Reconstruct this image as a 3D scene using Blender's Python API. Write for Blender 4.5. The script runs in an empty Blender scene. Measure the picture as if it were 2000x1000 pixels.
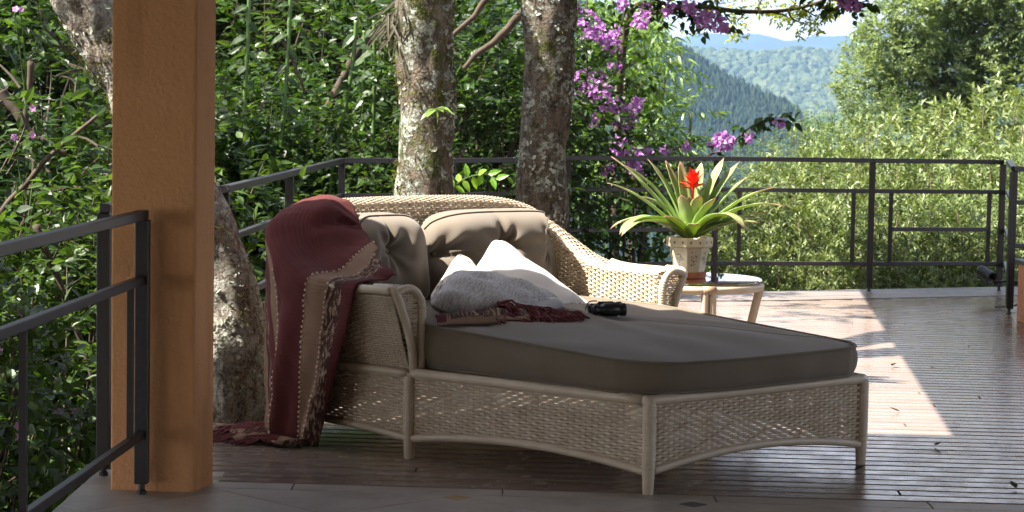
import bpy, math, random
import numpy as np
from mathutils import Matrix, Vector, noise as mnoise

scene = bpy.context.scene
COL = scene.collection
R = np.random.default_rng(11)
PI = math.pi

# ------------------------------------------------------------------ camera
FPX, CH, PITCH, ROLL = 4240.0, 1.5, math.radians(4.22), 0.0172
cam_data = bpy.data.cameras.new("camera")
cam = bpy.data.objects.new("camera", cam_data)
COL.objects.link(cam)
cam_data.sensor_width = 36.0
cam_data.lens = 36.0 * FPX / 2000.0
cam_data.clip_start = 0.1
cam_data.clip_end = 60000.0
CAM_M = Matrix.Translation((0, 0, CH)) @ Matrix.Rotation(PI / 2 - PITCH, 4, 'X') @ Matrix.Rotation(ROLL, 4, 'Z')
cam.matrix_world = CAM_M
cam_data.dof.use_dof = True
cam_data.dof.focus_distance = 9.2
cam_data.dof.aperture_fstop = 11.0
scene.camera = cam

# ------------------------------------------------------------------ light
SUN_DIR = Vector((-0.60, -0.15, 0.80)).normalized()          # towards the sun
world = bpy.data.worlds.new("World")
scene.world = world
world.use_nodes = True
nt = world.node_tree
nt.nodes.clear()
sky = nt.nodes.new("ShaderNodeTexSky")
sky.sky_type = 'NISHITA'
sky.sun_disc = False
sky.sun_elevation = math.asin(SUN_DIR.z)
sky.sun_rotation = math.atan2(SUN_DIR.x, SUN_DIR.y)
sky.air_density = 0.9
sky.dust_density = 4.0
sky.ozone_density = 0.6
bg = nt.nodes.new("ShaderNodeBackground")
bg.inputs[1].default_value = 0.080
wo = nt.nodes.new("ShaderNodeOutputWorld")
tc = nt.nodes.new("ShaderNodeTexCoord")
mp = nt.nodes.new("ShaderNodeMapping")
mp.inputs["Scale"].default_value = (3.0, 3.0, 9.0)
cn = nt.nodes.new("ShaderNodeTexNoise")
cn.inputs["Scale"].default_value = 1.6
cn.inputs["Detail"].default_value = 7
cn.inputs["Roughness"].default_value = 0.58
cr = nt.nodes.new("ShaderNodeValToRGB")
cr.color_ramp.elements[0].position = 0.25
cr.color_ramp.elements[1].position = 0.50
cm = nt.nodes.new("ShaderNodeMix")
cm.data_type = 'RGBA'
cm.inputs[7].default_value = (9.5, 9.0, 9.4, 1)          # bright thin cloud
nt.links.new(tc.outputs["Generated"], mp.inputs["Vector"])
nt.links.new(mp.outputs[0], cn.inputs["Vector"])
nt.links.new(cn.outputs["Fac"], cr.inputs[0])
sz = nt.nodes.new("ShaderNodeSeparateXYZ")
nt.links.new(tc.outputs["Generated"], sz.inputs[0])
hz = nt.nodes.new("ShaderNodeMapRange")                     # cloud bank thins out towards the zenith
hz.inputs[1].default_value = 0.0
hz.inputs[2].default_value = 0.45
hz.inputs[3].default_value = 1.0
hz.inputs[4].default_value = 0.12
nt.links.new(sz.outputs[2], hz.inputs[0])
ml = nt.nodes.new("ShaderNodeMath")
ml.operation = 'MULTIPLY'
nt.links.new(cr.outputs[0], ml.inputs[0])
nt.links.new(hz.outputs[0], ml.inputs[1])
nt.links.new(ml.outputs[0], cm.inputs[0])
nt.links.new(sky.outputs[0], cm.inputs[6])
nt.links.new(cm.outputs[2], bg.inputs[0])
nt.links.new(bg.outputs[0], wo.inputs[0])

sun_data = bpy.data.lights.new("sun", 'SUN')
sun_data.energy = 5.0
sun_data.angle = math.radians(0.53)
sun_data.color = (1.0, 0.94, 0.85)
sun = bpy.data.objects.new("sun", sun_data)
COL.objects.link(sun)
sun.location = SUN_DIR * 60
sun.rotation_euler = (SUN_DIR).to_track_quat('Z', 'Y').to_euler()

scene.view_settings.view_transform = 'Standard'
scene.view_settings.look = 'None'
scene.view_settings.exposure = 2.2
scene.view_settings.gamma = 1.0
scene.view_settings.use_curve_mapping = False
scene.render.engine = 'CYCLES'
cy = scene.cycles
cy.max_bounces = 8
cy.diffuse_bounces = 4
cy.glossy_bounces = 3
cy.transmission_bounces = 6
cy.transparent_max_bounces = 8
cy.volume_bounces = 1
cy.use_denoising = True
cy.sample_clamp_indirect = 6.0
cy.caustics_reflective = False
cy.caustics_refractive = False


# ------------------------------------------------------------------ pixel -> world helper (2000 x 1000 photograph)
_R3 = CAM_M.to_3x3()
def at(px, py, Y):
    d = _R3 @ Vector(((px - 1000) / FPX, -(py - 500) / FPX, -1.0))
    k = Y / d.y
    return np.array((d.x * k, Y, CH + d.z * k))


def px_of(p):
    q = CAM_M.inverted() @ Vector(p)
    return 1000 + q.x / -q.z * FPX, 500 - q.y / -q.z * FPX


# ------------------------------------------------------------------ mesh helpers
def unit(a):
    a = np.asarray(a, float)
    return a / np.maximum(np.linalg.norm(a, axis=-1, keepdims=True), 1e-9)


def catmull(pts, n, closed=False):
    pts = np.asarray(pts, float)
    if closed:
        P = np.vstack([pts[-1], pts, pts[0], pts[1]])
        segs = len(pts)
    else:
        P = np.vstack([2 * pts[0] - pts[1], pts, 2 * pts[-1] - pts[-2]])
        segs = len(pts) - 1
    out = []
    for i in range(segs):
        p0, p1, p2, p3 = P[i], P[i + 1], P[i + 2], P[i + 3]
        t = np.linspace(0, 1, 24, endpoint=False)[:, None]
        out.append(0.5 * (2 * p1 + (-p0 + p2) * t + (2 * p0 - 5 * p1 + 4 * p2 - p3) * t ** 2 + (-p0 + 3 * p1 - 3 * p2 + p3) * t ** 3))
    out = np.vstack(out + [pts[0:1] if closed else pts[-1:]])
    d = np.r_[0, np.cumsum(np.linalg.norm(np.diff(out, axis=0), axis=1))]
    q = np.linspace(0, d[-1], n + 1)[:-1] if closed else np.linspace(0, d[-1], n)
    return np.stack([np.interp(q, d, out[:, k]) for k in range(out.shape[1])], 1)


class MB:
    def __init__(self):
        self.V, self.P, self.n = [], {}, 0

    def add(self, V, *faces):
        V = np.asarray(V, float).reshape(-1, 3)
        for F in faces:
            F = np.asarray(F, int)
            if F.size:
                self.P.setdefault(F.shape[1], []).append(F + self.n)
        self.V.append(V)
        self.n += len(V)
        return self

    def tube(self, path, r, n=8, cap=True, closed=False):
        path = np.asarray(path, float)
        m = len(path)
        r = np.broadcast_to(np.asarray(r, float), (m,))
        if closed:
            T = unit(np.roll(path, -1, 0) - np.roll(path, 1, 0))
        else:
            T = unit(np.gradient(path, axis=0))
        ref = np.array((0, 0, 1.0)) if abs(T[0][2]) < 0.9 else np.array((0, 1.0, 0))
        A = np.zeros((m, 3))
        a = unit(ref - T[0] * ref.dot(T[0]))
        for i in range(m):
            a = a - T[i] * a.dot(T[i])
            a = a / max(np.linalg.norm(a), 1e-9)
            A[i] = a
        B = np.cross(T, A)
        th = np.arange(n) * 2 * PI / n + PI / n
        V = path[:, None] + r[:, None, None] * (np.cos(th)[None, :, None] * A[:, None] + np.sin(th)[None, :, None] * B[:, None])
        i = np.arange(m if closed else m - 1)[:, None]
        j = np.arange(n)[None]
        i2, j2 = (i + 1) % m, (j + 1) % n
        F = np.stack([i * n + j, i * n + j2, i2 * n + j2, i2 * n + j], -1).reshape(-1, 4)
        fs = [F]
        if cap and not closed:
            fs += [np.arange(n)[None, ::-1], (np.arange(n) + (m - 1) * n)[None]]
        return self.add(V, *fs)

    def box(self, c, size, rz=0.0, M=None):
        s = np.asarray(size, float) / 2
        V = np.array([(x, y, z) for z in (-1, 1) for y in (-1, 1) for x in (-1, 1)], float) * s
        if M is not None:
            V = V @ np.asarray(M).T
        if rz:
            c_, s_ = math.cos(rz), math.sin(rz)
            V = V @ np.array(((c_, s_, 0), (-s_, c_, 0), (0, 0, 1.0)))
        F = [(0, 2, 3, 1), (4, 5, 7, 6), (0, 1, 5, 4), (2, 6, 7, 3), (0, 4, 6, 2), (1, 3, 7, 5)]
        return self.add(V + np.asarray(c, float), F)

    def bar(self, a, b, w, h, up=(0, 0, 1)):
        a, b = np.asarray(a, float), np.asarray(b, float)
        x = unit(b - a)
        y = unit(np.cross(up, x))
        z = np.cross(x, y)
        M = np.stack([x, y, z], 1)
        return self.box((a + b) / 2, (np.linalg.norm(b - a), w, h), M=M)

    def lathe(self, prof, n=24, c=(0, 0, 0), ph=0.0, M=None):
        prof = np.asarray(prof, float)
        m = len(prof)
        th = np.arange(n) * 2 * PI / n + ph
        V = np.stack([prof[:, 0:1] * np.cos(th), prof[:, 0:1] * np.sin(th), np.repeat(prof[:, 1:2], n, 1)], -1).reshape(-1, 3)
        if M is not None:
            V = V @ np.asarray(M).T
        i = np.arange(m - 1)[:, None]
        j = np.arange(n)[None]
        j2 = (j + 1) % n
        F = np.stack([i * n + j, i * n + j2, (i + 1) * n + j2, (i + 1) * n + j], -1).reshape(-1, 4)
        return self.add(V + np.asarray(c, float), F)

    def prism(self, poly, z0, z1):
        poly = np.asarray(poly, float)
        n = len(poly)
        V = np.vstack([np.c_[poly, np.full(n, z0)], np.c_[poly, np.full(n, z1)]])
        j = np.arange(n)
        j2 = (j + 1) % n
        return self.add(V, np.stack([j, j2, j2 + n, j + n], 1), (j + n)[None], j[None, ::-1])

    def grid(self, G, flip=False, wrap=False):
        G = np.asarray(G, float)
        a, b = G.shape[:2]
        i = np.arange(a - 1)[:, None]
        j = np.arange(b if wrap else b - 1)[None]
        j2 = (j + 1) % b
        F = np.stack([i * b + j, i * b + j2, (i + 1) * b + j2, (i + 1) * b + j], -1).reshape(-1, 4)
        if flip:
            F = F[:, ::-1]
        return self.add(G, F)

    def ball(self, c, r, n=6, m=4, M=None):
        ph = np.linspace(0.02, PI - 0.02, m + 1)
        r = np.broadcast_to(np.asarray(r, float), (3,))
        th = np.arange(n) * 2 * PI / n
        V = np.stack([np.sin(ph)[:, None] * np.cos(th) * r[0], np.sin(ph)[:, None] * np.sin(th) * r[1], np.repeat(np.cos(ph)[:, None], n, 1) * r[2]], -1)
        V = V.reshape(-1, 3)
        if M is not None:
            V = V @ np.asarray(M).T
        i = np.arange(m)[:, None]
        j = np.arange(n)[None]
        j2 = (j + 1) % n
        F = np.stack([i * n + j, (i + 1) * n + j, (i + 1) * n + j2, i * n + j2], -1).reshape(-1, 4)
        return self.add(V + np.asarray(c, float), F)

    def mesh(self, name, off=(0, 0, 0), smooth=False):
        V = (np.vstack(self.V) - np.asarray(off, float)).astype(np.float32)
        me = bpy.data.meshes.new(name)
        tot, idx = [], []
        for k, L in self.P.items():
            F = np.vstack(L)
            tot.append(np.full(len(F), k, np.int32))
            idx.append(F.reshape(-1))
        tot = np.concatenate(tot)
        idx = np.concatenate(idx).astype(np.int32)
        me.vertices.add(len(V))
        me.vertices.foreach_set("co", V.ravel())
        me.loops.add(len(idx))
        me.loops.foreach_set("vertex_index", idx)
        me.polygons.add(len(tot))
        me.polygons.foreach_set("loop_start", np.r_[0, np.cumsum(tot)[:-1]].astype(np.int32))
        me.polygons.foreach_set("loop_total", tot)
        me.polygons.foreach_set("use_smooth", np.full(len(tot), smooth))
        me.update(calc_edges=True)
        return me


LOC = {}          # world location of every thing / part origin


def link(name, me, mat, parent=None, loc=None, kind=None):
    o = bpy.data.objects.new(name, me)
    COL.objects.link(o)
    if mat is not None and not me.materials:
        me.materials.append(mat)
    if parent is not None:
        o.parent = parent
    if loc is not None:
        o.location = loc
    if kind:
        o['kind'] = kind
    return o


def tag(o, label=None, cat=None, group=None, kind=None):
    if label:
        o['label'] = label
    if cat:
        o['category'] = cat
    if group:
        o['group'] = group
    if kind:
        o['kind'] = kind
    return o


def thing(name, label, cat, loc=(0, 0, 0), rz=0.0, group=None):
    o = bpy.data.objects.new(name, None)
    o.empty_display_size = 0.2
    COL.objects.link(o)
    o.location = loc
    o.rotation_euler = (0, 0, rz)
    tag(o, label, cat, group)
    LOC[o.name] = np.asarray(loc, float)
    return o


def part(name, mb, mat, parent, smooth=False, kind=None, local=False, label=None):
    """mesh in world coordinates (or the parent's own frame with local=True) under a thing or part"""
    off = (0, 0, 0) if local else LOC[parent.name]
    o = link(name, mb.mesh(name, off, smooth), mat, parent, kind=kind)
    LOC[o.name] = np.asarray(off, float)
    if label:
        o['label'] = label
    return o


def solo(name, mb, mat, label=None, cat=None, loc=(0, 0, 0), group=None, kind=None, smooth=False):
    o = link(name, mb.mesh(name, loc, smooth), mat, None, loc)
    LOC[o.name] = np.asarray(loc, float)
    return tag(o, label, cat, group, kind)


def copy_tree(o, parent=None):
    c = o.copy()
    COL.objects.link(c)
    if parent is not None:
        c.parent = parent
    for ch in list(o.children):
        copy_tree(ch, c)
    return c


def bevel(o, w=0.004, seg=2):
    m = o.modifiers.new("bevel", 'BEVEL')
    m.width = w
    m.segments = seg
    m.limit_method = 'ANGLE'
    return o


# ------------------------------------------------------------------ material helpers
class NT:
    def __init__(self, name):
        self.m = bpy.data.materials.new(name)
        self.m.use_nodes = True
        self.t = self.m.node_tree
        self.b = self.t.nodes["Principled BSDF"]
        self.out = self.t.nodes["Material Output"]

    def n(self, typ, **kw):
        nd = self.t.nodes.new(typ)
        for k, v in kw.items():
            if k.startswith("i_"):
                key = k[2:]
                key = int(key) if key.isdigit() else key.replace("_", " ")
                nd.inputs[key].default_value = v
            else:
                setattr(nd, k, v)
        return nd

    def l(self, a, b):
        self.t.links.new(a, b)

    def coord(self, kind="Object"):
        return self.n("ShaderNodeTexCoord").outputs[kind]

    def noise(self, vec, scale, detail=4, rough=0.55, dist=0.0):
        nd = self.n("ShaderNodeTexNoise")
        nd.inputs["Scale"].default_value = scale
        nd.inputs["Detail"].default_value = detail
        nd.inputs["Roughness"].default_value = rough
        nd.inputs["Distortion"].default_value = dist
        if vec is not None:
            self.l(vec, nd.inputs["Vector"])
        return nd.outputs["Fac"]

    def mapping(self, vec, scale=(1, 1, 1), rot=(0, 0, 0)):
        nd = self.n("ShaderNodeMapping")
        nd.inputs["Scale"].default_value = scale
        nd.inputs["Rotation"].default_value = rot
        self.l(vec, nd.inputs["Vector"])
        return nd.outputs[0]

    def ramp(self, fac, stops, interp='LINEAR'):
        nd = self.n("ShaderNodeValToRGB")
        nd.color_ramp.interpolation = interp
        el = nd.color_ramp.elements
        while len(el) < len(stops):
            el.new(0.5)
        for e, (p, c) in zip(el, stops):
            e.position = p
            e.color = (c[0], c[1], c[2], 1) if not np.isscalar(c) else (c, c, c, 1)
        self.l(fac, nd.inputs[0])
        return nd.outputs[0]

    def mix(self, fac, a, b, mode='MIX'):
        nd = self.n("ShaderNodeMix", data_type='RGBA', blend_type=mode)
        for sock, v in ((nd.inputs[0], fac), (nd.inputs[6], a), (nd.inputs[7], b)):
            if hasattr(v, "node"):
                self.l(v, sock)
            elif np.isscalar(v):
                sock.default_value = v
            else:
                sock.default_value = (v[0], v[1], v[2], 1)
        return nd.outputs[2]

    def math(self, op, a, b=0.0, clamp=False):
        nd = self.n("ShaderNodeMath", operation=op, use_clamp=clamp)
        for sock, v in ((nd.inputs[0], a), (nd.inputs[1], b)):
            if hasattr(v, "node"):
                self.l(v, sock)
            else:
                sock.default_value = v
        return nd.outputs[0]

    def set(self, col=None, rough=None, spec=None, metal=None, **kw):
        for key, v in (("Base Color", col), ("Roughness", rough), ("Specular IOR Level", spec), ("Metallic", metal)):
            if v is None:
                continue
            if hasattr(v, "node"):
                self.l(v, self.b.inputs[key])
            elif key == "Base Color":
                self.b.inputs[key].default_value = (v[0], v[1], v[2], 1)
            else:
                self.b.inputs[key].default_value = v
        for k, v in kw.items():
            s = self.b.inputs[k.replace("_", " ")]
            if hasattr(v, "node"):
                self.l(v, s)
            else:
                s.default_value = v
        return self

    def bump(self, h, strength=0.4, dist=0.01):
        nd = self.n("ShaderNodeBump")
        nd.inputs["Strength"].default_value = strength
        nd.inputs["Distance"].default_value = dist
        self.l(h, nd.inputs["Height"])
        self.l(nd.outputs[0], self.b.inputs["Normal"])
        return self


def simple(name, col, rough=0.5, var=0.15, scale=30, bump=0.0, spec=0.5, metal=0.0):
    t = NT(name)
    f = t.noise(t.coord(), scale)
    lo = tuple(c * (1 - var) for c in col)
    hi = tuple(min(1, c * (1 + var)) for c in col)
    t.set(t.ramp(f, [(0.3, lo), (0.7, hi)]), rough, spec, metal)
    if bump:
        t.bump(f, bump, 0.005)
    return t.m


def leaf_mat(name, c0, c1, c2, rough=0.38, trans=0.45, tint=(1.25, 1.25, 0.55), spec=0.38, rand=None):
    """colour differs from leaf to leaf, back light glows through"""
    t = NT(name)
    g = t.n("ShaderNodeNewGeometry")
    r = g.outputs["Random Per Island"]
    col = t.ramp(r, [(0.0, c0), (0.5, c1), (1.0, c2)])
    big = t.noise(t.coord(), 1.3, 2)
    oi = t.n('ShaderNodeObjectInfo')
    col = t.mix(t.math('MULTIPLY', oi.outputs['Random'], 0.55), col, t.mix(1.0, col, (0.62, 0.78, 0.85), 'MULTIPLY'))
    col = t.mix(t.math('MULTIPLY', big, 0.45), col, t.mix(0.5, col, (c2[0] * 1.25, c2[1] * 1.1, c2[2] * 0.8)), 'MIX')
    t.set(col, rough, spec)
    tr = t.n("ShaderNodeBsdfTranslucent")
    t.l(t.mix(1.0, col, tint, 'MULTIPLY'), tr.inputs[0])
    ms = t.n("ShaderNodeMixShader")
    ms.inputs[0].default_value = trans
    t.l(t.b.outputs[0], ms.inputs[1])
    t.l(tr.outputs[0], ms.inputs[2])
    t.l(ms.outputs[0], t.out.inputs[0])
    return t.m


def bark_mat(name, base0, base1, lichen=0.55, moss=0.55, seed=0.0, lichcol=(0.42, 0.44, 0.36)):
    t = NT(name)
    v = t.coord()
    vm = t.n("ShaderNodeVectorMath", operation='ADD')
    t.l(v, vm.inputs[0])
    vm.inputs[1].default_value = (seed, seed * 1.7, seed * 0.6)
    v = vm.outputs[0]
    st = t.mapping(v, (1, 1, 0.35))
    f = t.math('ADD', t.math('MULTIPLY', t.noise(st, 24, 9, 0.72), 0.6), t.math('MULTIPLY', t.noise(v, 75, 6, 0.7), 0.4))
    col = t.ramp(f, [(0.40, base0), (0.58, base1)])
    n2 = t.noise(v, 5.5, 7, 0.68)
    mossm = t.ramp(n2, [(moss, 0.0), (moss + 0.07, 1.0)])
    mc = t.ramp(t.noise(v, 60, 4), [(0.3, (0.018, 0.026, 0.008)), (0.7, (0.10, 0.11, 0.025))])
    col = t.mix(mossm, col, mc)
    n3 = t.noise(v, 9.0, 8, 0.72, 0.3)
    lm = t.ramp(n3, [(lichen, 0.0), (lichen + 0.035, 1.0)])
    n4 = t.noise(v, 38, 5, 0.7)
    lm2 = t.math('MULTIPLY', lm, t.ramp(n4, [(0.40, 0.0), (0.52, 1.0)]))
    lc = t.ramp(t.noise(v, 90, 3), [(0.3, tuple(c * 0.55 for c in lichcol)), (0.7, lichcol)])
    col = t.mix(lm2, col, lc)
    t.set(col, 0.92, 0.15)
    hh = t.math('ADD', t.math('MULTIPLY', f, 0.8), t.math('ADD', t.math('MULTIPLY', lm2, 0.25), t.math('MULTIPLY', t.noise(v, 70, 5), 0.5)))
    t.bump(hh, 1.0, 0.03)
    return t.m


# ------------------------------------------------------------------ materials
def wood_mat(name, c0, c1, rough0=0.13, rough1=0.32, grain=(1.2, 28, 28)):
    t = NT(name)
    v = t.coord()
    oi = t.n("ShaderNodeObjectInfo")
    sh = t.n("ShaderNodeVectorMath", operation='ADD')
    cmb = t.n("ShaderNodeCombineXYZ")
    t.l(t.math('MULTIPLY', oi.outputs["Random"], 37.0), cmb.inputs[0])
    t.l(t.math('MULTIPLY', oi.outputs["Random"], 11.0), cmb.inputs[2])
    t.l(v, sh.inputs[0])
    t.l(cmb.outputs[0], sh.inputs[1])
    g = t.noise(t.mapping(sh.outputs[0], grain), 2.4, 6, 0.6, 0.4)
    col = t.ramp(g, [(0.28, c0), (0.72, c1)])
    col = t.mix(t.math('MULTIPLY', oi.outputs["Random"], 0.5), col, t.mix(1.0, col, (0.62, 0.55, 0.5), 'MULTIPLY'))
    wear = t.noise(v, 2.2, 6, 0.65)
    col = t.mix(t.ramp(wear, [(0.56, 0.0), (0.72, 0.45)]), col, (0.17, 0.14, 0.12))
    t.set(col, t.ramp(t.noise(sh.outputs[0], 7, 5, 0.7), [(0.3, rough0), (0.7, rough1)]), 0.5)
    t.bump(t.math('ADD', g, t.math('MULTIPLY', t.noise(v, 160, 3), 0.2)), 0.12, 0.004)
    return t.m


M = {}
M['deck'] = wood_mat('deck_wood', (0.178, 0.132, 0.107), (0.31, 0.243, 0.203))
M['border'] = wood_mat('weathered_border_wood', (0.16, 0.13, 0.112), (0.26, 0.22, 0.195), 0.3, 0.5)
M['joist'] = simple('dark_joist', (0.03, 0.022, 0.018), 0.9)


def stucco():
    t = NT('ochre_stucco')
    v = t.coord()
    big = t.noise(v, 1.6, 5, 0.6)
    fine = t.noise(v, 85, 5, 0.7)
    vo = t.n("ShaderNodeTexVoronoi")
    vo.inputs["Scale"].default_value = 55
    t.l(v, vo.inputs["Vector"])
    col = t.ramp(big, [(0.3, (0.55, 0.275, 0.12)), (0.7, (0.63, 0.33, 0.155))])
    col = t.mix(t.ramp(t.noise(v, 9, 6, 0.7), [(0.55, 0.0), (0.75, 0.35)]), col, (0.40, 0.19, 0.07))
    st = t.noise(t.mapping(v, (9, 9, 1.1)), 1.0, 6, 0.62)
    col = t.mix(t.ramp(st, [(0.52, 0.0), (0.72, 0.5)]), col, (0.36, 0.17, 0.075))
    ch = t.noise(v, 17, 7, 0.75)
    col = t.mix(t.ramp(ch, [(0.655, 0.0), (0.68, 0.55)]), col, (0.66, 0.46, 0.30))
    t.set(col, 0.85, 0.2)
    h = t.math('ADD', fine, t.math('MULTIPLY', vo.outputs["Distance"], 0.7))
    t.bump(h, 0.65, 0.007)
    return t.m


M['stucco'] = stucco()
M['rail'] = simple('black_iron', (0.017, 0.015, 0.016), 0.42, 0.3, 40, 0.05)


def stone():
    t = NT('grey_stone')
    v = t.coord()
    oi = t.n("ShaderNodeObjectInfo")
    n1 = t.noise(v, 4.5, 8, 0.68, 0.6)
    col = t.ramp(n1, [(0.3, (0.26, 0.215, 0.175)), (0.5, (0.38, 0.325, 0.27)), (0.72, (0.48, 0.42, 0.355))])
    col = t.mix(t.math('MULTIPLY', oi.outputs["Random"], 0.4), col, t.mix(1.0, col, (0.7, 0.68, 0.66), 'MULTIPLY'))
    st = t.ramp(t.noise(v, 11, 6, 0.75), [(0.58, 0.0), (0.7, 0.5)])
    col = t.mix(st, col, (0.11, 0.085, 0.07))
    t.set(col, t.ramp(n1, [(0.3, 0.34), (0.7, 0.5)]), 0.45)
    t.bump(t.noise(v, 60, 5), 0.15, 0.004)
    return t.m


M['stone'] = stone()
M['stone_gold'] = simple('gold_stone', (0.34, 0.21, 0.06), 0.4, 0.3, 25)
M['stone_dark'] = simple('dark_stone', (0.05, 0.045, 0.04), 0.4, 0.3, 25)


def wicker(name, c0, c1):
    t = NT(name)
    v = t.coord()
    g = t.n("ShaderNodeNewGeometry")
    col = t.ramp(t.noise(v, 14, 4), [(0.3, c0), (0.7, c1)])
    col = t.mix(t.math('MULTIPLY', g.outputs["Random Per Island"], 0.35), col, t.mix(1.0, col, (0.66, 0.60, 0.52), 'MULTIPLY'))
    t.set(col, 0.42, 0.4)
    return t.m


M['wicker'] = wicker('cream_wicker', (0.46, 0.375, 0.27), (0.61, 0.53, 0.41))
M['cane'] = wicker('cream_cane_frame', (0.47, 0.395, 0.285), (0.56, 0.48, 0.365))


def fabric(name, c0, c1, scale=220, bump=0.12, big=2.5, rough=0.9):
    t = NT(name)
    v = t.coord()
    w1 = t.n("ShaderNodeTexWave", wave_type='BANDS', bands_direction='X')
    w1.inputs["Scale"].default_value = scale
    t.l(v, w1.inputs["Vector"])
    n = t.noise(v, big, 4)
    f = t.noise(v, scale, 3)
    col = t.ramp(t.math('ADD', t.math('MULTIPLY', n, 0.7), t.math('MULTIPLY', f, 0.3)), [(0.35, c0), (0.65, c1)])
    t.set(col, rough, 0.2)
    t.b.inputs["Sheen Weight"].default_value = 0.15
    t.bump(f, bump, 0.003)
    return t.m


M['mattress'] = fabric('taupe_canvas', (0.128, 0.104, 0.072), (0.155, 0.127, 0.090))
M['backc'] = fabric('light_taupe_canvas', (0.16, 0.133, 0.104), (0.195, 0.163, 0.127))
M['glass'] = None


# ------------------------------------------------------------------ terrain, hills, sky air
def height(x, y):
    x = np.asarray(x, float)
    y = np.asarray(y, float)
    z = -1.5 - 0.05 * np.clip(y - 8, 0, 12) - 0.30 * np.clip(y - 18, 0, 60) - 0.22 * np.clip(y - 78, 0, 300) - 0.03 * np.clip(y - 378, 0, 1600)
    side = 1 / (1 + np.exp(-np.clip((x - 4.5 - 0.13 * np.clip(y - 14, 0, 100)) / 1.2, -60, 60)))
    z = z + side * np.clip(0.26 * np.clip(y - 16, 0, 40) + 0.1 * np.clip(x - 4, 0, 30), 0, 14)
    left = 1 / (1 + np.exp(np.clip((x + 1.0) / 2.0, -60, 60)))
    z = z + left * np.clip(0.22 * np.clip(y - 14, 0, 8) + 0.75 * np.clip(y - 22, 0, 30), 0, 16)
    return z


def build_terrain():
    ys = np.r_[np.linspace(-14, 60, 60), np.geomspace(66, 14000, 40)]
    us = np.linspace(-1, 1, 90)
    X = us[None, :] * (26 + 0.75 * np.clip(ys[:, None], 0, None))
    Y = np.repeat(ys[:, None], 90, 1)
    Z = height(X, Y)
    Z = Z + 0.12 * np.sin(X * 2.1) * np.cos(Y * 1.7)
    mb = MB().grid(np.stack([X, Y, Z], -1))
    t = NT('forest_soil')
    n = t.noise(t.coord(), 1.5, 8, 0.7)
    t.set(t.ramp(n, [(0.3, (0.02, 0.016, 0.008)), (0.55, (0.035, 0.04, 0.012)), (0.75, (0.03, 0.055, 0.012))]), 0.95, 0.1)
    solo('ground', mb, t.m, kind='structure', smooth=True)


build_terrain()


def fbm(x, y, s, seed=0.0, octs=5):
    return np.array([mnoise.fractal((a / s + seed, b / s - seed, seed), 1.0, 2.0, octs) for a, b in zip(np.ravel(x), np.ravel(y))]).reshape(np.shape(x))


def forest_mat(name, c0, c1, c2):
    t = NT(name)
    g = t.n("ShaderNodeNewGeometry")
    col = t.ramp(g.outputs["Random Per Island"], [(0, c0), (0.5, c1), (1, c2)])
    t.set(col, 0.9, 0.1)
    return t.m


def hill_strip(name, Y0, Y1, ridge, foot_z, mat, nx=120, ny=40, bump=0.0, seed=0.0):
    """ridge: [(px, py)] skyline seen at distance Y1; slope falls towards the viewer to foot_z at Y0"""
    rp = np.array([at(a, b, Y1) for a, b in ridge])
    xs = np.linspace(rp[0, 0], rp[-1, 0], nx)
    rz = np.interp(xs, rp[:, 0], rp[:, 2])
    v = np.linspace(-0.35, 1, ny)
    G = np.zeros((ny, nx, 3))
    for k, q in enumerate(v):
        q0 = max(q, 0)
        Y = Y1 + (Y0 - Y1) * q
        G[k, :, 0] = xs * (Y / Y1)
        G[k, :, 1] = Y
        e = q0 ** 0.9 if q >= 0 else 0
        G[k, :, 2] = rz * (1 - e) + foot_z * e + (q * (rz.max() - foot_z) * 0.5 if q < 0 else 0)
    if bump:
        G[:, :, 2] += bump * fbm(G[:, :, 0], G[:, :, 1], (Y1 - Y0) * 0.22, seed) * np.clip(np.abs(v[:, None]) * 3, 0.25, 1)
    mb = MB().grid(G)
    return solo(name, mb, mat, kind='structure', smooth=True), G


def scatter_on(G, n, rng, xr=None):
    ny, nx = G.shape[:2]
    a = rng.uniform(0, ny - 1.001, n)
    b = rng.uniform(0, nx - 1.001, n)
    i, j = a.astype(int), b.astype(int)
    fa, fb = (a - i)[:, None], (b - j)[:, None]
    return (G[i, j] * (1 - fa) * (1 - fb) + G[i + 1, j] * fa * (1 - fb) + G[i, j + 1] * (1 - fa) * fb + G[i + 1, j + 1] * fa * fb)


def domes(P, r, h, rng, sides=7, levels=((1.0, 0.0), (1.05, 0.35), (0.8, 0.72), (0.35, 0.97)), jag=0.22):
    n = len(P)
    th = np.arange(sides) * 2 * PI / sides
    L = len(levels)
    V = np.zeros((n, L * sides + 1, 3))
    ph = rng.uniform(0, 6.28, n)
    for k, (rr, zz) in enumerate(levels):
        jit = 1 + rng.uniform(-jag, jag, (n, sides))
        V[:, k * sides:(k + 1) * sides, 0] = P[:, 0:1] + r[:, None] * rr * jit * np.cos(th[None] + ph[:, None])
        V[:, k * sides:(k + 1) * sides, 1] = P[:, 1:2] + r[:, None] * rr * jit * np.sin(th[None] + ph[:, None])
        V[:, k * sides:(k + 1) * sides, 2] = P[:, 2:3] + h[:, None] * (zz + rng.uniform(-0.06, 0.06, (n, sides)))
    V[:, -1] = P + np.c_[np.zeros((n, 2)), h]
    F = []
    for k in range(L - 1):
        for j in range(sides):
            j2 = (j + 1) % sides
            F.append((k * sides + j, k * sides + j2, (k + 1) * sides + j2, (k + 1) * sides + j))
    T = [((L - 1) * sides + j, (L - 1) * sides + (j + 1) % sides, L * sides) for j in range(sides)]
    o = (np.arange(n) * (L * sides + 1))[:, None, None]
    return MB().add(V, (np.array(F)[None] + o).reshape(-1, 4), (np.array(T)[None] + o).reshape(-1, 3))


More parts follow.
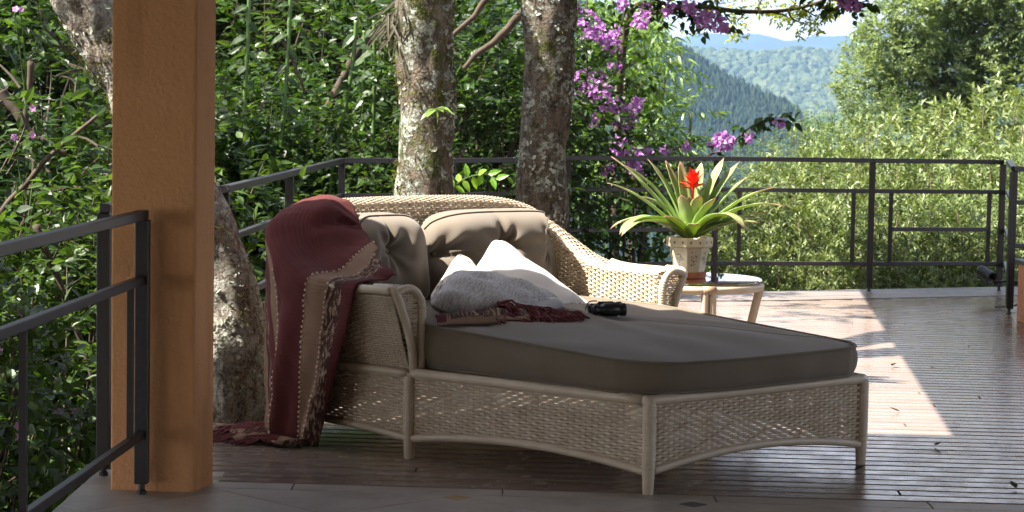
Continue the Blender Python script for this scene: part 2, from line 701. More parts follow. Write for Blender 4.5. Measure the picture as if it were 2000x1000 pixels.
def build_far():
    soil = simple('hill_soil', (0.03, 0.05, 0.02), 0.95, 0.3, 0.01)
    # blue mountains
    ridge = [(700, 70), (1180, 95), (1290, 78), (1330, 72), (1365, 62), (1420, 66), (1480, 62), (1535, 72), (1590, 62), (1660, 66), (1720, 60), (1800, 72), (1900, 58), (2050, 75), (2400, 90)]
    hill_strip('mountain', 6800, 9200, ridge, -120, simple('mountain_forest', (0.03, 0.055, 0.025), 0.95, 0.3, 0.003), 160, 30, 60, 3.0)
    # forested slope in the middle distance
    ridge2 = [(700, 108), (1200, 106), (1330, 101), (1440, 104), (1560, 100), (1680, 104), (1800, 96), (2050, 104), (2400, 110)]
    o, G = hill_strip('forested_slope', 1900, 3700, ridge2, -150, soil, 120, 40, 26, 7.0)
    P = scatter_on(G, 26000, R)
    Q = np.array([px_of(p)[0] for p in P])
    P = P[(Q > 1150) & (Q < 1800)]
    r = R.uniform(5, 10.5, len(P))
    mb = domes(P - np.c_[np.zeros((len(P), 2)), r * 0.3], r, r * R.uniform(1.1, 1.9, len(P)), R, 6, ((1.0, 0.0), (1.05, 0.45), (0.6, 0.85)))
    solo('slope_forest', mb, forest_mat('slope_canopy', (0.035, 0.052, 0.026), (0.058, 0.082, 0.036), (0.095, 0.115, 0.055)), 'hazy round crowned forest covering the slope across the valley', 'forest', kind='stuff')
    # conifer hill
    ridge3 = [(800, -160), (1100, -20), (1200, 30), (1285, 68), (1330, 95), (1380, 130), (1430, 160), (1480, 182), (1530, 203), (1562, 222), (1590, 300), (1640, 345), (1800, 380)]
    o, G = hill_strip('conifer_hill', 900, 1350, ridge3, -95, soil, 130, 40, 9, 12.0)
    P = scatter_on(G, 26000, R)
    Q = np.array([px_of(p)[0] for p in P])
    P = P[(Q > 1100) & (Q < 1680)]
    h = R.uniform(4, 8.5, len(P))
    mb = domes(P - np.c_[np.zeros((len(P), 2)), h * 0.15], h * R.uniform(0.2, 0.3, len(P)), h, R, 6, ((1.0, 0.05), (0.75, 0.4), (0.35, 0.8)), 0.3)
    solo('conifer_forest', mb, forest_mat('conifer_needles', (0.014, 0.026, 0.016), (0.021, 0.038, 0.022), (0.034, 0.052, 0.026)), 'dark conifer plantation covering the nearer valley hill', 'forest', kind='stuff')
    # valley floor trees below
    ridge4 = [(1000, 300), (1400, 262), (1520, 250), (1600, 238), (1700, 225), (2100, 210)]
    o, G = hill_strip('valley_spur', 1450, 2100, ridge4, -150, soil, 80, 24, 10, 21.0)
    P = scatter_on(G, 7000, R)
    r = R.uniform(4, 8, len(P))
    mb = domes(P - np.c_[np.zeros((len(P), 2)), r * 0.3], r, r * R.uniform(1.1, 1.9, len(P)), R, 6, ((1.0, 0.0), (1.05, 0.45), (0.6, 0.85)))
    solo('valley_forest', mb, forest_mat('valley_canopy', (0.03, 0.055, 0.02), (0.055, 0.09, 0.026), (0.085, 0.115, 0.04)), 'lighter forest filling the valley floor behind the conifer hill', 'forest', kind='stuff')


build_far()


# ------------------------------------------------------------------ house: roof, pillar, floors
def clip_poly(poly, a, b, c):
    """keep a*x + b*y <= c"""
    out = []
    n = len(poly)
    for i in range(n):
        p, q = poly[i], poly[(i + 1) % n]
        dp, dq = a * p[0] + b * p[1] - c, a * q[0] + b * q[1] - c
        if dp <= 0:
            out.append(p)
        if (dp < 0 < dq) or (dq < 0 < dp):
            k = dp / (dp - dq)
            out.append((p[0] + (q[0] - p[0]) * k, p[1] + (q[1] - p[1]) * k))
    return out


ROOF_Z = 2.6
SX, SY = SUN_DIR.x / SUN_DIR.z, SUN_DIR.y / SUN_DIR.z


def build_roof():
    white = simple('painted_ceiling', (0.27, 0.21, 0.16), 0.7)
    ex, ey = SX * ROOF_Z, SY * ROOF_Z      # where the ray to a floor point crosses the roof plane
    e0 = 9.62 + ey
    mb = MB()
    # main roof over the terrace; its eave throws the shade line across the deck
    mb.prism([(-7.5, -5), (6, -5), (6, e0), (-7.5, e0 + 0.25)], ROOF_Z, ROOF_Z + 0.16)
    # unseen wing on the right, outlined to shade that side of the deck
    mb.prism([(1.99 + ex, e0 + 0.003), (5.2, e0 + 0.003), (5.2, 18.4), (2.94 + ex, 18.4)], ROOF_Z + 0.002, ROOF_Z + 0.158)
    solo('roof', mb, white, kind='structure')
    wb = MB().box((-0.7, -5.1, 1.1), (13.4, 0.2, 2.9)).box((6.1, -1.0, 1.1), (0.2, 8.0, 2.9))  # back wall, plus a right wall added out of view to cut fill light
    solo('house_and_shade_wall', wb, M['stucco'], kind='structure')


build_roof()


def build_pillar():
    a = np.array((-1.494, 8.06))
    b = np.array((-1.174, 8.03))
    d = np.array((0.043, 0.215))
    poly = [a, b, b + d, a + d]
    mb = MB().prism(poly, -0.02, ROOF_Z)
    o = solo('pillar', mb, M['stucco'], 'thick ochre stucco pillar standing at the corner of the stone terrace', 'pillar', loc=(-1.33, 8.15, 0))
    bevel(o, 0.012, 3)


build_pillar()

KB = -0.065       # boards run along x, slightly turned


def yfar(x):
    return np.interp(x, [-2, -1.35, -0.9, -0.1, 0.45, 1.2, 2.0, 3.0, 4.0, 6.0], [14.7, 14.95, 15.1, 15.6, 16.35, 16.75, 16.95, 17.35, 17.75, 18.2])


def build_deck():
    root = thing('deck', None, None, (0, 0, 0))
    tag(root, kind='structure')
    del_keys = None
    mb = MB()
    for x in np.arange(-1.1, 7.0, 0.62):
        y1 = float(yfar(x)) - 0.1
        mb.box((x, (8.2 + y1) / 2, -0.11), (0.06, y1 - 8.2, 0.12))
    part('joist', mb, M['joist'], root)
    pitch, gap = 0.113, 0.015
    k = 0
    y = 8.28 + pitch / 2
    while y < 18:
        def line(xx):
            return y + KB * (xx + 1.13)
        xs = np.linspace(-1.38, 7.0, 400)
        ok = line(xs) < yfar(xs) - 0.72
        if ok.any():
            x0, x1 = xs[ok][0], xs[ok][-1]
            cuts = [x0]
            c = x0 + R.uniform(0.9, 6.0)
            while c < x1 - 0.8:
                cuts.append(c)
                c += R.uniform(5.5, 7.0)
            cuts.append(x1)
            for a, b in zip(cuts[:-1], cuts[1:]):
                w = pitch - gap + R.uniform(-0.002, 0.002)
                cx = (a + b) / 2 + 0
                L = b - a - 0.0006
                # board with rounded arrises
                e = 0.006
                prof = np.array([(-w / 2, -0.024), (-w / 2, -e), (-w / 2 + e, 0), (w / 2 - e, 0), (w / 2, -e), (w / 2, -0.024)])
                ang = math.atan(KB)
                V = np.vstack([np.c_[np.full(6, -L / 2), prof], np.c_[np.full(6, L / 2), prof]])
                j = np.arange(6)
                F = np.stack([j, (j + 1) % 6, (j + 1) % 6 + 6, j + 6], 1)
                m = MB().add(V, F, j[None, ::-1], (j + 6)[None])
                me = m.mesh('plank')
                o = link('plank', me, M['deck'], root)
                o.location = (cx, line(cx), R.uniform(-0.0006, 0.0006))
                o.rotation_euler = (R.uniform(-0.003, 0.003), 0, ang)
        y += pitch
    # smooth border planks following the curved outer edge
    for off0, off1 in ((0.0, 0.235), (0.238, 0.475), (0.478, 0.74)):
        x = -1.37
        while x < 6.4:
            L = R.uniform(1.3, 1.9)
            xs = np.linspace(x, min(x + L - 0.004, 6.6), 9)
            yo, yi = yfar(xs) - off0, yfar(xs) - off1
            top = np.stack([np.r_[xs, xs[::-1]], np.r_[yi, yo[::-1]]], 1)
            m = MB().prism(top, -0.03, 0.006 + R.uniform(0, 0.0015))
            link('border_plank', m.mesh('border_plank'), M['border'], root)
            x += L
    # fascia at the left edge
    part('fascia', MB().box((-1.40, 11.6, -0.09), (0.03, 6.6, 0.17)), M['joist'], root)


build_deck()


def build_terrace():
    root = thing('terrace_floor', None, None, (0, 0, 0))
    tag(root, kind='structure')
    part('slab', MB().prism([(-1.64, 3.0), (6.5, 3.0), (6.5, 7.75), (-1.10, 8.262), (-1.12, 8.5), (-1.60, 8.5)], -0.6, -0.012), M['stone'], root)
    bound = lambda x: 8.27 + KB * (x + 1.13)      # line where the boards start
    C0 = np.array((-0.19, 8.075))
    S = 0.62
    q = S * math.sqrt(2) / 2
    ybord = 8.08

    def emit(name, poly, mat, z=0.0):
        if len(poly) < 3:
            return
        c = np.mean(poly, 0)
        p = [tuple(c + (np.array(v) - c) * 0.994) for v in poly]
        m = MB().prism([(a - c[0], b - c[1]) for a, b in p], -0.014, z)
        o = link(name, m.mesh(name), mat, root, (c[0], c[1], 0))
        bevel(o, 0.002, 1)

    # border course along the boards and on the left, then diagonal tiles
    for x0, x1 in zip(np.arange(-1.62, 4.2, 0.8), np.arange(-1.62, 4.2, 0.8) + 0.8):
        poly = [(x0, ybord + KB * (x0 + .19)), (x1, ybord + KB * (x1 + .19)), (x1, bound(x1)), (x0, bound(x0) + (0.22 if x0 < -1.2 else 0))]
        if x1 > -1.1 and x0 < -1.13:
            poly = [(x0, ybord + KB * (x0 + .19)), (x1, ybord + KB * (x1 + .19)), (x1, bound(x1)), (-1.115, bound(-1.115)), (-1.115, 8.49), (x0, 8.49)]
        emit('tile', poly, M['stone'])
    d = 0.055
    for i in range(-8, 9):
        for j in range(-6, 2):
            cx, cy_ = C0[0] + q + (i + (j % 2) * 0.5) * 2 * q, C0[1] + j * q
            poly = [(cx - q, cy_), (cx, cy_ - q), (cx + q, cy_), (cx, cy_ + q)]
            poly = clip_poly(poly, -1, 0, 1.62)
            if poly:
                poly = clip_poly(poly, 1, 0, 4.5)
            if poly:
                poly = clip_poly(poly, 0, -1, -5.6)
            if poly:
                poly = clip_poly(poly, -KB, 1, ybord - 0.002 + KB * .19)
            if poly:
                emit('tile', poly, M['stone'])
    for i in (0, 1):
        for j in (-2, 0):
            cx, cy_ = C0[0] + (i + (j % 2) * 0.5) * 2 * q, C0[1] + j * q
            if cx < -1.5 or cx > 4 or cy_ + d > ybord + KB * (cx + .19) - 0.003:
                cy_ = min(cy_, ybord + KB * (cx + .19) - d - 0.006)
            cx2 = cx
            poly = [(cx2 - d, cy_), (cx2, cy_ - d), (cx2 + d, cy_), (cx2, cy_ + d)]
            emit('inset_tile', poly, M['stone_gold'] if (i + j) % 2 == 0 else M['stone_dark'], 0.0014)


build_terrace()


# ------------------------------------------------------------------ railings
RAIL_TOP = 1.04


def rail_run(root, pts, zs, w=0.04, h=0.035, name='rail'):
    for z in zs:
        hh = h if z > 1.0 else 0.032
        for a, b in zip(pts[:-1], pts[1:]):
            a, b = np.array((*a, z)), np.array((*b, z))
            bevel(part(name, MB().bar(a, b, w if z > 1.0 else 0.03, hh), M['rail'], root), 0.003, 1)


def post(root, x, y, z1=RAIL_TOP - 0.018, w=0.045, foot=True, z0=0.04):
    bevel(part('post', MB().box((x, y, (z0 + z1) / 2), (w, w, z1 - z0)), M['rail'], root), 0.003, 1)
    if foot:
        part('foot', MB().lathe([(0.0, -0.03), (0.019, -0.03), (0.019, 0.006), (0.012, 0.014), (0.012, z0), (0.0, z0)], 10, (x, y, 0.004)), M['rail'], root)


def baluster(root, x, y, z0, z1, w=0.022):
    part('baluster', MB().box((x, y, (z0 + z1) / 2), (w, w, z1 - z0)), M['rail'], root)


def build_rails():
    # near left rail of the terrace
    rt = thing('terrace_railing', 'black iron railing running from the ochre pillar towards the viewer', 'railing', (-1.37, 8.0, 0))
    P0, P1 = np.array((-1.362, 7.985)), np.array((-1.50, 5.2))
    rail_run(rt, [P0 + (P0 - P1) * 0.004, P1], [RAIL_TOP, 0.80, 0.225])
    post(rt, P0[0], P0[1], w=0.05)
    for k in (0.07, 0.575):
        p = P0 + (P1 - P0) * k
        baluster(rt, p[0], p[1], 0.24, 0.785)
    # rail that passes behind the pillar
    r2 = thing('corner_railing', 'short black iron railing post and rail half hidden behind the ochre pillar', 'railing', (-1.57, 8.36, 0))
    post(r2, -1.575, 8.36, w=0.05)
    rail_run(r2, [(-1.575, 8.36), (-1.50, 9.35)], [RAIL_TOP, 0.80, 0.225])
    # deck rail
    rd = thing('deck_railing', 'long black iron railing round the far edge of the wooden deck', 'railing', (1.5, 16.7, 0))
    W = lambda px, Y: np.array(((at(px, 300, Y))[0], Y))
    pts = [W(440, 10.2), W(566, 12.3), W(668, 14.8), W(760, 14.95), W(885, 15.2), W(1000, 15.6), W(1110, 16.4), W(1400, 16.9), W(1705, 17.1), W(1960, 17.35)]
    rail_run(rd, pts, [RAIL_TOP, 0.80])
    rail_run(rd, pts[:7], [0.49])
    rail_run(rd, pts, [0.225])
    rail_run(rd, [pts[6], pts[7]], [0.49])
    for k in (0, 1, 2, 4, 6, 7, 8, 9):
        z1 = RAIL_TOP - 0.018
        post(rd, pts[k][0], pts[k][1], z1)
    # curled end of the handrail
    c = pts[0]
    ang = np.linspace(0.1, PI * 1.15, 14)
    curl = np.stack([c[0] - 0.06 + 0.06 * np.cos(ang), c[1] - 0.10 * np.sin(ang), np.full(14, RAIL_TOP)], 1)
    part('handrail_curl', MB().tube(np.vstack([[pts[0][0], pts[0][1] + 0.02, RAIL_TOP], curl]), 0.021, 6), M['rail'], rd)

    def on(px):
        # point on the rail line seen at photograph column px
        for a, b in zip(pts[:-1], pts[1:]):
            pa, pb = px_of((*a, 0.5))[0], px_of((*b, 0.5))[0]
            if pa <= px <= pb:
                k = (px - pa) / (pb - pa)
                return a + (b - a) * k
        return pts[-1]
    for px in (1443, 1665, 1738, 1930):
        p = on(px)
        baluster(rd, p[0], p[1], 0.242, 0.784, 0.03)
    a, b = on(1742), on(1928)
    part('cross_bar', MB().bar((*a, 0.50), (*b, 0.50), 0.026, 0.032), M['rail'], rd)
    # return of the rail at the right
    rr = thing('return_railing', 'black iron railing corner turning towards the terracotta planter', 'railing', (3.6, 15.5, 0))
    p9 = pts[9] + np.array((0.05, 0.03))
    q = np.array((at(1978, 400, 15.5)[0], 15.5))
    e = np.array((5.3, 15.75))
    post(rr, q[0], q[1], w=0.05)
    rail_run(rr, [p9, q], [RAIL_TOP + 0.002, 0.80, 0.49, 0.227])
    rail_run(rr, [q, e], [RAIL_TOP, 0.802, 0.49, 0.225])
    baluster(rr, q[0] + 0.13, q[1] + 0.02, 0.242, 0.784, 0.03)
    # small black spotlight fixed to the lower rail
    sp = thing('spotlight', 'small black cylindrical spotlight clamped to the low rail by the corner post', 'spotlight', tuple(at(1930, 537, 16.6)))
    c = at(1925, 535, 16.6)
    ax = unit(np.array((0.45, -0.75, -0.35)))
    s1 = unit(np.cross(ax, (0, 0, 1)))
    Mx = np.stack([s1, np.cross(ax, s1), ax], 1)
    part('lamp_housing', MB().lathe([(0.0, -0.07), (0.038, -0.068), (0.045, -0.05), (0.045, 0.06), (0.05, 0.062), (0.05, 0.075), (0.041, 0.075), (0.036, 0.03), (0.0, 0.028)], 18, c, M=Mx), M['rail'], sp, smooth=True)
    part('bracket', MB().tube([c, c + (0.03, 0.02, -0.06), c + (0.12, 0.0, -0.06), c + (0.19, -0.1, -0.03)], 0.009, 6), M['rail'], sp)
    cab = catmull([at(1944, 602, 15.9) * (1, 1, 0) + (0, 0, 0.012), at(1957, 596, 15.85) * (1, 1, 0) + (0, 0, 0.02), at(1972, 590, 15.8) * (1, 1, 0) + (0, 0, 0.03), (3.75, 15.75, 0.05), (4.0, 15.7, 0.06)], 24)
    solo('power_cable', MB().tube(cab, 0.007, 6), M['rail'], 'thin black cable lying on the deck beside the corner post', 'cable', loc=tuple(cab[0]))
    # planter wall at the right edge
    pl = thing('planter', 'terracotta coloured stucco planter with a dark stone cap beside the corner post', 'planter', (4.1, 14.5, 0))
    x0 = at(1986, 600, 15.0)[0]
    bevel(part('planter_wall', MB().prism([(x0, 15.0), (x0 + 0.02, 13.9), (x0 + 1.3, 13.9), (x0 + 1.3, 15.02)], 0.0, 0.40), simple('terracotta_stucco', (0.42, 0.19, 0.10), 0.85, 0.2, 20, 0.3), pl), 0.008, 2)
    bevel(part('cap_stone', MB().prism([(x0 - 0.02, 15.03), (x0, 13.87), (x0 + 1.33, 13.87), (x0 + 1.33, 15.05)], 0.402, 0.435), M['stone_dark'], pl), 0.006, 2)


build_rails()


# ------------------------------------------------------------------ chaise longue
CO = np.array((0.1525, 9.40))
CU = np.array((0.695, -0.719)); CU = CU / np.linalg.norm(CU)
CV = np.array((-CU[1], CU[0]))


def cw(p):
    p = np.asarray(p, float)
    xy = CO + p[..., 0:1] * CU + p[..., 1:2] * CV
    return np.concatenate([xy, p[..., 2:3]], -1)


A_, B_ = np.array((1.160, -0.595)), np.array((1.250, 0.612))
_half = [(0.0, .885), (-.28, .915), (-.55, .925), (-.76, .89), (-.90, .77), (-.975, .5), (-.995, .25)]
_full = [(s, -t) for s, t in _half] + [(-1.0, 0.0)] + [(s, t) for s, t in _half[::-1]]
_len = np.sum(np.linalg.norm(np.diff(catmull(_full, 400), axis=0), axis=1))
STK = 0.0145
NC = int(_len / STK) + 1
RIM = catmull(_full, NC)                                   # outer rim in plan
_T = unit(np.gradient(RIM, axis=0))
RN = np.stack([_T[:, 1], -_T[:, 0]], 1)
RN *= np.sign(np.sum(RN * (RIM - np.array((-0.3, 0))), 1, keepdims=True))   # outward
_zr = np.interp(RIM[:, 0], [-1.0, -.965, -.92, -.80, -.66, -.52, -.4, 0], [1.015, 1.005, .965, .87, .775, .715, .70, .705])
_k = np.ones(15) / 15
ZR = np.convolve(np.pad(_zr, 7, mode='edge'), _k, 'valid')
OFF_IN, OFF_BASE = 0.150, 0.115


def plan(off):
    return RIM - RN * (off if np.isscalar(off) else np.asarray(off)[:, None])


def strand(mb, P, N, U, phase, h=0.0088, th=0.0046, amp=0.0056):
    n = len(P)
    if n < 3:
        return
    d = amp * np.cos(PI * 0.5 * np.arange(n) + phase)
    C = P + N * d[:, None]
    a, b = U * (h / 2), N * (th / 2)
    V = np.stack([C - a - b * .4, C + a - b * .4, C + a * .55 + b, C - a * .55 + b], 1)
    i = np.arange(n - 1)[:, None]
    j = np.arange(4)[None]
    F = np.stack([i * 4 + j, i * 4 + (j + 1) % 4, (i + 1) * 4 + (j + 1) % 4, (i + 1) * 4 + j], -1).reshape(-1, 4)
    mb.add(V, F)


def runs(mask):
    out, st = [], None
    for i, m in enumerate(list(mask) + [False]):
        if m and st is None:
            st = i
        if not m and st is not None:
            out.append((st, i))
            st = None
    return out


def weave_rows(mb, P2, N2, zs, lo, hi, offz=None, up=(0, 0, 1), h=0.0088):
    """rows at heights zs along plan line P2 (n,2) with normals N2; lo/hi clip each row; offz(z) moves the line"""
    for k, z in enumerate(zs):
        m = (z > lo) & (z < hi)
        for a, b in runs(m):
            p = P2[a:b] if offz is None else offz(z)[a:b]
            P = np.c_[p, np.full(b - a, z)]
            N = np.c_[N2[a:b], np.zeros(b - a)]
            strand(mb, P, N, np.tile(np.asarray(up, float), (b - a, 1)), (PI if k % 2 else 0) + PI * 0.5 * a, h)


def build_chaise():
    root = thing('chaise_longue', 'wide cream wicker chaise longue with taupe cushions, standing on the wooden deck', 'chaise longue', (CO[0], CO[1], 0), math.atan2(CU[1], CU[0]))
    P = lambda name, mb, mat, smooth=True, kind=None, parent=root: part(name, mb, mat, parent, smooth, kind, local=True)
    cane, wk = M['cane'], M['wicker']
    PITCH_ROW = 0.0104
    # ---- outer skin of arms and back
    zb = 0.365
    def off_outer(z):
        f = np.clip((z - zb) / np.maximum(ZR - 0.03 - zb, 0.05), 0, 1)
        return RIM - RN * (OFF_BASE * (1 - f ** 0.85))[:, None]
    mb = MB()
    weave_rows(mb, RIM, RN, np.arange(zb + 0.006, 1.02, PITCH_ROW), np.full(NC, 0.0), ZR - 0.022, off_outer)
    for i in range(0, NC, 2):
        zs = np.linspace(zb - 0.01, ZR[i] - 0.012, 6)
        pts = []
        for z in zs:
            f = np.clip((z - zb) / max(ZR[i] - 0.03 - zb, 0.05), 0, 1)
            pts.append((*(RIM[i] - RN[i] * OFF_BASE * (1 - f ** 0.85)), z))
        mb.tube(pts, 0.0026, 4, cap=False)
    P('outer_weave', mb, wk, False, 'stuff')
    # ---- inner skin
    mb = MB()
    pin = plan(OFF_IN)
    weave_rows(mb, pin, -RN, np.arange(0.40, 1.02, PITCH_ROW), np.full(NC, 0.0), ZR - 0.012)
    for i in range(0, NC, 2):
        mb.tube([(*pin[i], 0.38), (*pin[i], ZR[i] - 0.005)], 0.0026, 4, cap=False)
    P('inner_weave', mb, wk, False, 'stuff')
    # ---- rolled top rim, rows follow the rim
    mb = MB()
    nr = 17
    for k in range(nr):
        q = k / (nr - 1)
        th = PI * q
        off = OFF_IN * 0.5 * (1 - np.cos(th)) * 1.0
        dz = 0.022 * np.sin(th) - 0.014
        p = plan(off)
        tilt = unit(np.array((math.cos(th) * 1.0, math.sin(th) * 0.9 + 0.12)))
        N = np.c_[RN * tilt[0], np.full(NC, tilt[1])]
        T3 = np.c_[_T, np.gradient(ZR) / STK]
        U = unit(np.cross(T3, N))
        strand(mb, np.c_[p, ZR + dz], unit(N), U, PI if k % 2 else 0, 0.0088)
    for i in range(0, NC, 2):
        th = np.linspace(0, PI, 7)
        off = OFF_IN * 0.5 * (1 - np.cos(th))
        mb.tube(np.c_[RIM[i] - RN[i] * off[:, None], ZR[i] + 0.020 * np.sin(th) - 0.016], 0.0026, 4, cap=False)
    P('rim_weave', mb, wk, False, 'stuff')
    # ---- base skirt
    base = plan(OFF_BASE)
    bn = int(np.linalg.norm(A_ - base[0]) / STK)
    sideL = A_ + (base[0] - A_) * np.linspace(0, 1, bn, endpoint=False)[:, None]
    sideR = base[-1] + (B_ - base[-1]) * np.linspace(0, 1, bn + 1)[1:, None]
    fn = int(np.linalg.norm(B_ - A_) / STK)
    foot = B_ + (A_ - B_) * np.linspace(0, 1, fn + 1)[1:-1, None]
    arch = lambda n, h: 0.082 + h * np.sin(PI * np.linspace(0, 1, n)) ** 0.85
    i1, i2 = int(NC * 0.27), int(NC * 0.73)
    archU = np.r_[arch(i1, 0.03), arch(i2 - i1, 0.03), arch(NC - i2, 0.03)]
    segs = [(np.vstack([sideL, base[:1]]), arch(bn + 1, 0.045)), (base, archU), (np.vstack([base[-1:], sideR]), arch(bn + 1, 0.045)), (np.vstack([B_[None], foot, A_[None]]), arch(fn + 1, 0.055))]
    names = ['skirt_weave'] * 4
    cen = np.array((0.1, 0.0))
    for k, (L2, lo) in enumerate(segs):
        T2 = unit(np.gradient(L2, axis=0))
        N2 = np.stack([T2[:, 1], -T2[:, 0]], 1)
        N2 *= np.sign(np.sum(N2 * (L2 - cen), 1, keepdims=True))
        mb = MB()
        weave_rows(mb, L2, N2, np.arange(0.09, 0.345, 0.0122), lo + 0.008, np.full(len(L2), 1.0), h=0.0118)
        for i in range(1, len(L2) - 1, 2):
            mb.tube([(*L2[i], lo[i]), (*L2[i], 0.35)], 0.0024, 4, cap=False)
        P('skirt_weave', mb, wk, False, 'stuff')
        P('lower_rail', MB().tube(np.c_[L2, lo][::2], 0.0165, 8), cane)
    # ---- seat rails
    rr = 0.021
    P('seat_rail', MB().tube(np.c_[np.vstack([sideL[2:], base[:1] + (0.0, 0)]), np.full(bn - 1, 0.357)][::6], rr, 10), cane)
    P('seat_rail', MB().tube(np.c_[sideR[:-2], np.full(len(sideR) - 2, 0.357)][::6], rr, 10), cane)
    fpts = np.vstack([A_[None] + (A_ - base[0]) * -0.02, A_[None], foot[::-1], B_[None], B_[None] + (base[-1] - B_) * 0.02])
    P('seat_rail', MB().tube(np.c_[fpts, np.full(len(fpts), 0.357)], rr, 10), cane)
    P('seat_rail', MB().tube(np.c_[plan(OFF_BASE - 0.012), np.full(NC, 0.355)][::3], 0.0185, 8), cane)
    # ---- legs, the two at the foot and the two arm posts wound with cane
    def wound(path, r0, name, z_lo=0.1, z_hi=0.34):
        pts = catmull(path, 120)
        r = np.full(120, r0)
        zz = pts[:, 2]
        on = (zz > z_lo) & (zz < z_hi)
        ripple = np.abs(np.sin(np.arange(120) * PI / 3.0))
        r = np.where(on, r0 + 0.004 * ripple, r0)
        r = np.where(zz < 0.07, r0 * (0.86 + 2.0 * zz), r)
        return P(name, MB().tube(pts, r, 12), cane)
    for q in (A_, B_):
        wound([(*q, 0.0), (*q, 0.12), (*q, 0.25), (*q, 0.357)], 0.0235, 'leg')
    for sgn, q in ((-1, base[0]), (1, base[-1])):
        wound([(*q, 0.0), (*q, 0.12), (*q, 0.36)], 0.0245, 'leg')
    for q in (base[i1], base[i2]):
        wound([(*q, 0.0), (*q, 0.12), (*q, 0.36)], 0.0235, 'leg')
    # ---- arm fronts: outer bent cane, inner post, little woven panel between
    for sgn, idx in ((-1, 0), (1, NC - 1)):
        o = RIM[idx]
        bq = base[idx]
        iq = pin[idx]
        zt = ZR[idx]
        s0 = 0.014
        inner = np.array((s0, sgn * (abs(iq[1]))))
        outer_path = np.array([(bq[0] + s0, bq[1] - sgn * 0.005, 0.36), (s0, sgn * 0.785, 0.45), (s0, sgn * 0.815, 0.55), (s0, sgn * 0.848, 0.63), (s0, sgn * 0.875, zt - 0.02), (s0 - 0.02, sgn * 0.885, zt), (-0.10, sgn * 0.893, zt + 0.002)])
        pts = catmull(outer_path, 90)
        r = 0.0185 + (0.003 * np.abs(np.sin(np.arange(90) * PI / 3)) if sgn > 0 else 0)
        P('arm_support', MB().tube(pts, r, 10), cane)
        post_path = np.array([(inner[0], inner[1] * 1.0, 0.36), (inner[0], inner[1], 0.5), (inner[0], inner[1], zt - 0.085), (inner[0], inner[1] + sgn * 0.018, zt - 0.028), (inner[0], inner[1] + sgn * 0.06, zt + 0.002), (inner[0], sgn * 0.84, zt + 0.0), (inner[0], sgn * 0.872, zt - 0.012)])
        pts2 = catmull(post_path, 120)
        P('arm_post', MB().tube(pts2, 0.017 + 0.003 * np.abs(np.sin(np.arange(120) * PI / 3)) * (pts2[:, 2] < zt - 0.04), 10), cane)
        mb = MB()
        for k, z in enumerate(np.arange(0.40, zt - 0.02, PITCH_ROW)):
            to = np.interp(z, outer_path[:5, 2], np.abs(outer_path[:5, 1]))
            ti = abs(inner[1])
            if to - ti < 0.025:
                continue
            n = max(3, int((to - ti) / STK))
            tt = sgn * np.linspace(ti, to, n)
            Pp = np.c_[np.full(n, 0.008), tt, np.full(n, z)]
            strand(mb, Pp, np.tile((1.0, 0, 0), (n, 1)), np.tile((0, 0, 1.0), (n, 1)), PI if k % 2 else 0)
        for tt in np.arange(abs(inner[1]) + 0.012, 0.87, STK * 2):
            z0 = np.interp(tt, np.abs(outer_path[:5, 1]), outer_path[:5, 2])
            mb.tube([(0.008, sgn * tt, z0), (0.008, sgn * tt, zt - 0.01)], 0.0026, 4, cap=False)
        P('arm_front_weave', mb, wk, False, 'stuff')
    # smooth handrail cane on the outer edge of each arm
    n6 = int(0.52 / STK)
    for sl in (slice(0, n6), slice(NC - n6, NC)):
        p = RIM[sl] + RN[sl] * 0.004
        P('arm_rail', MB().tube(np.c_[p, ZR[sl] - 0.004], 0.0185, 9), cane)
    # ---- seat platform under the mattress
    mb = MB()
    for s in np.linspace(-0.7, 1.1, 14):
        hw = 0.72 if s < 0 else 0.74 - 0.14 * s / 1.15
        mb.box((s, 0, 0.346), (0.06, 2 * hw, 0.012))
    P('seat_slats', mb, cane, False, 'stuff')

    # ---- mattress: rounded outline, crowned top, piping
    w0, w1 = 0.722, 0.635
    fs = 1.235
    out = []
    rc = 0.26
    def corner(cx, cy_, a0, a1, r):
        return [(cx + r * math.cos(a), cy_ + r * math.sin(a)) for a in np.linspace(a0, a1, 10)]
    out += [(-0.78, -0.45), (-0.70, -0.62), (-0.45, -0.715), (0.0, -w0), (0.5, -0.685)]
    out += corner(fs - 0.035 - rc, -w1 + rc - 0.01, -PI / 2 + 0.15, -0.05, rc)
    out += [(fs + 0.005, -0.2), (fs + 0.022, 0.1)]
    out += corner(fs + 0.035 - 0.19, w1 - 0.19 + 0.022, 0.05, PI / 2 - 0.15, 0.19)
    out += [(0.5, 0.685), (0.0, w0), (-0.45, 0.715), (-0.70, 0.62), (-0.78, 0.45), (-0.8, 0.0)]
    O = catmull(out, 260, closed=True)
    seam = lambda s: 0.555 - 0.062 * np.clip(s, 0, 1.2) / 1.2
    On = unit(np.stack([np.gradient(O[:, 1]), -np.gradient(O[:, 0])], 1))
    On *= np.sign(np.sum(On * (O - (0.2, 0)), 1, keepdims=True))
    zbm = 0.378
    rings = []
    wob = 0.010 * np.sin(np.arange(260) * 0.23) + 0.004 * np.sin(np.arange(260) * 0.61 + 1)
    for q, o_ in ((0.0, -0.02), (0.06, -0.004), (0.25, 0.008), (0.5, 0.013), (0.75, 0.010), (0.94, 0.0), (1.0, -0.006)):
        z = zbm + (seam(O[:, 0]) - zbm) * q
        rings.append(np.c_[O + On * (o_ + wob[:, None] * math.sin(PI * q)), z])
    c0 = np.array((0.2, 0.0))
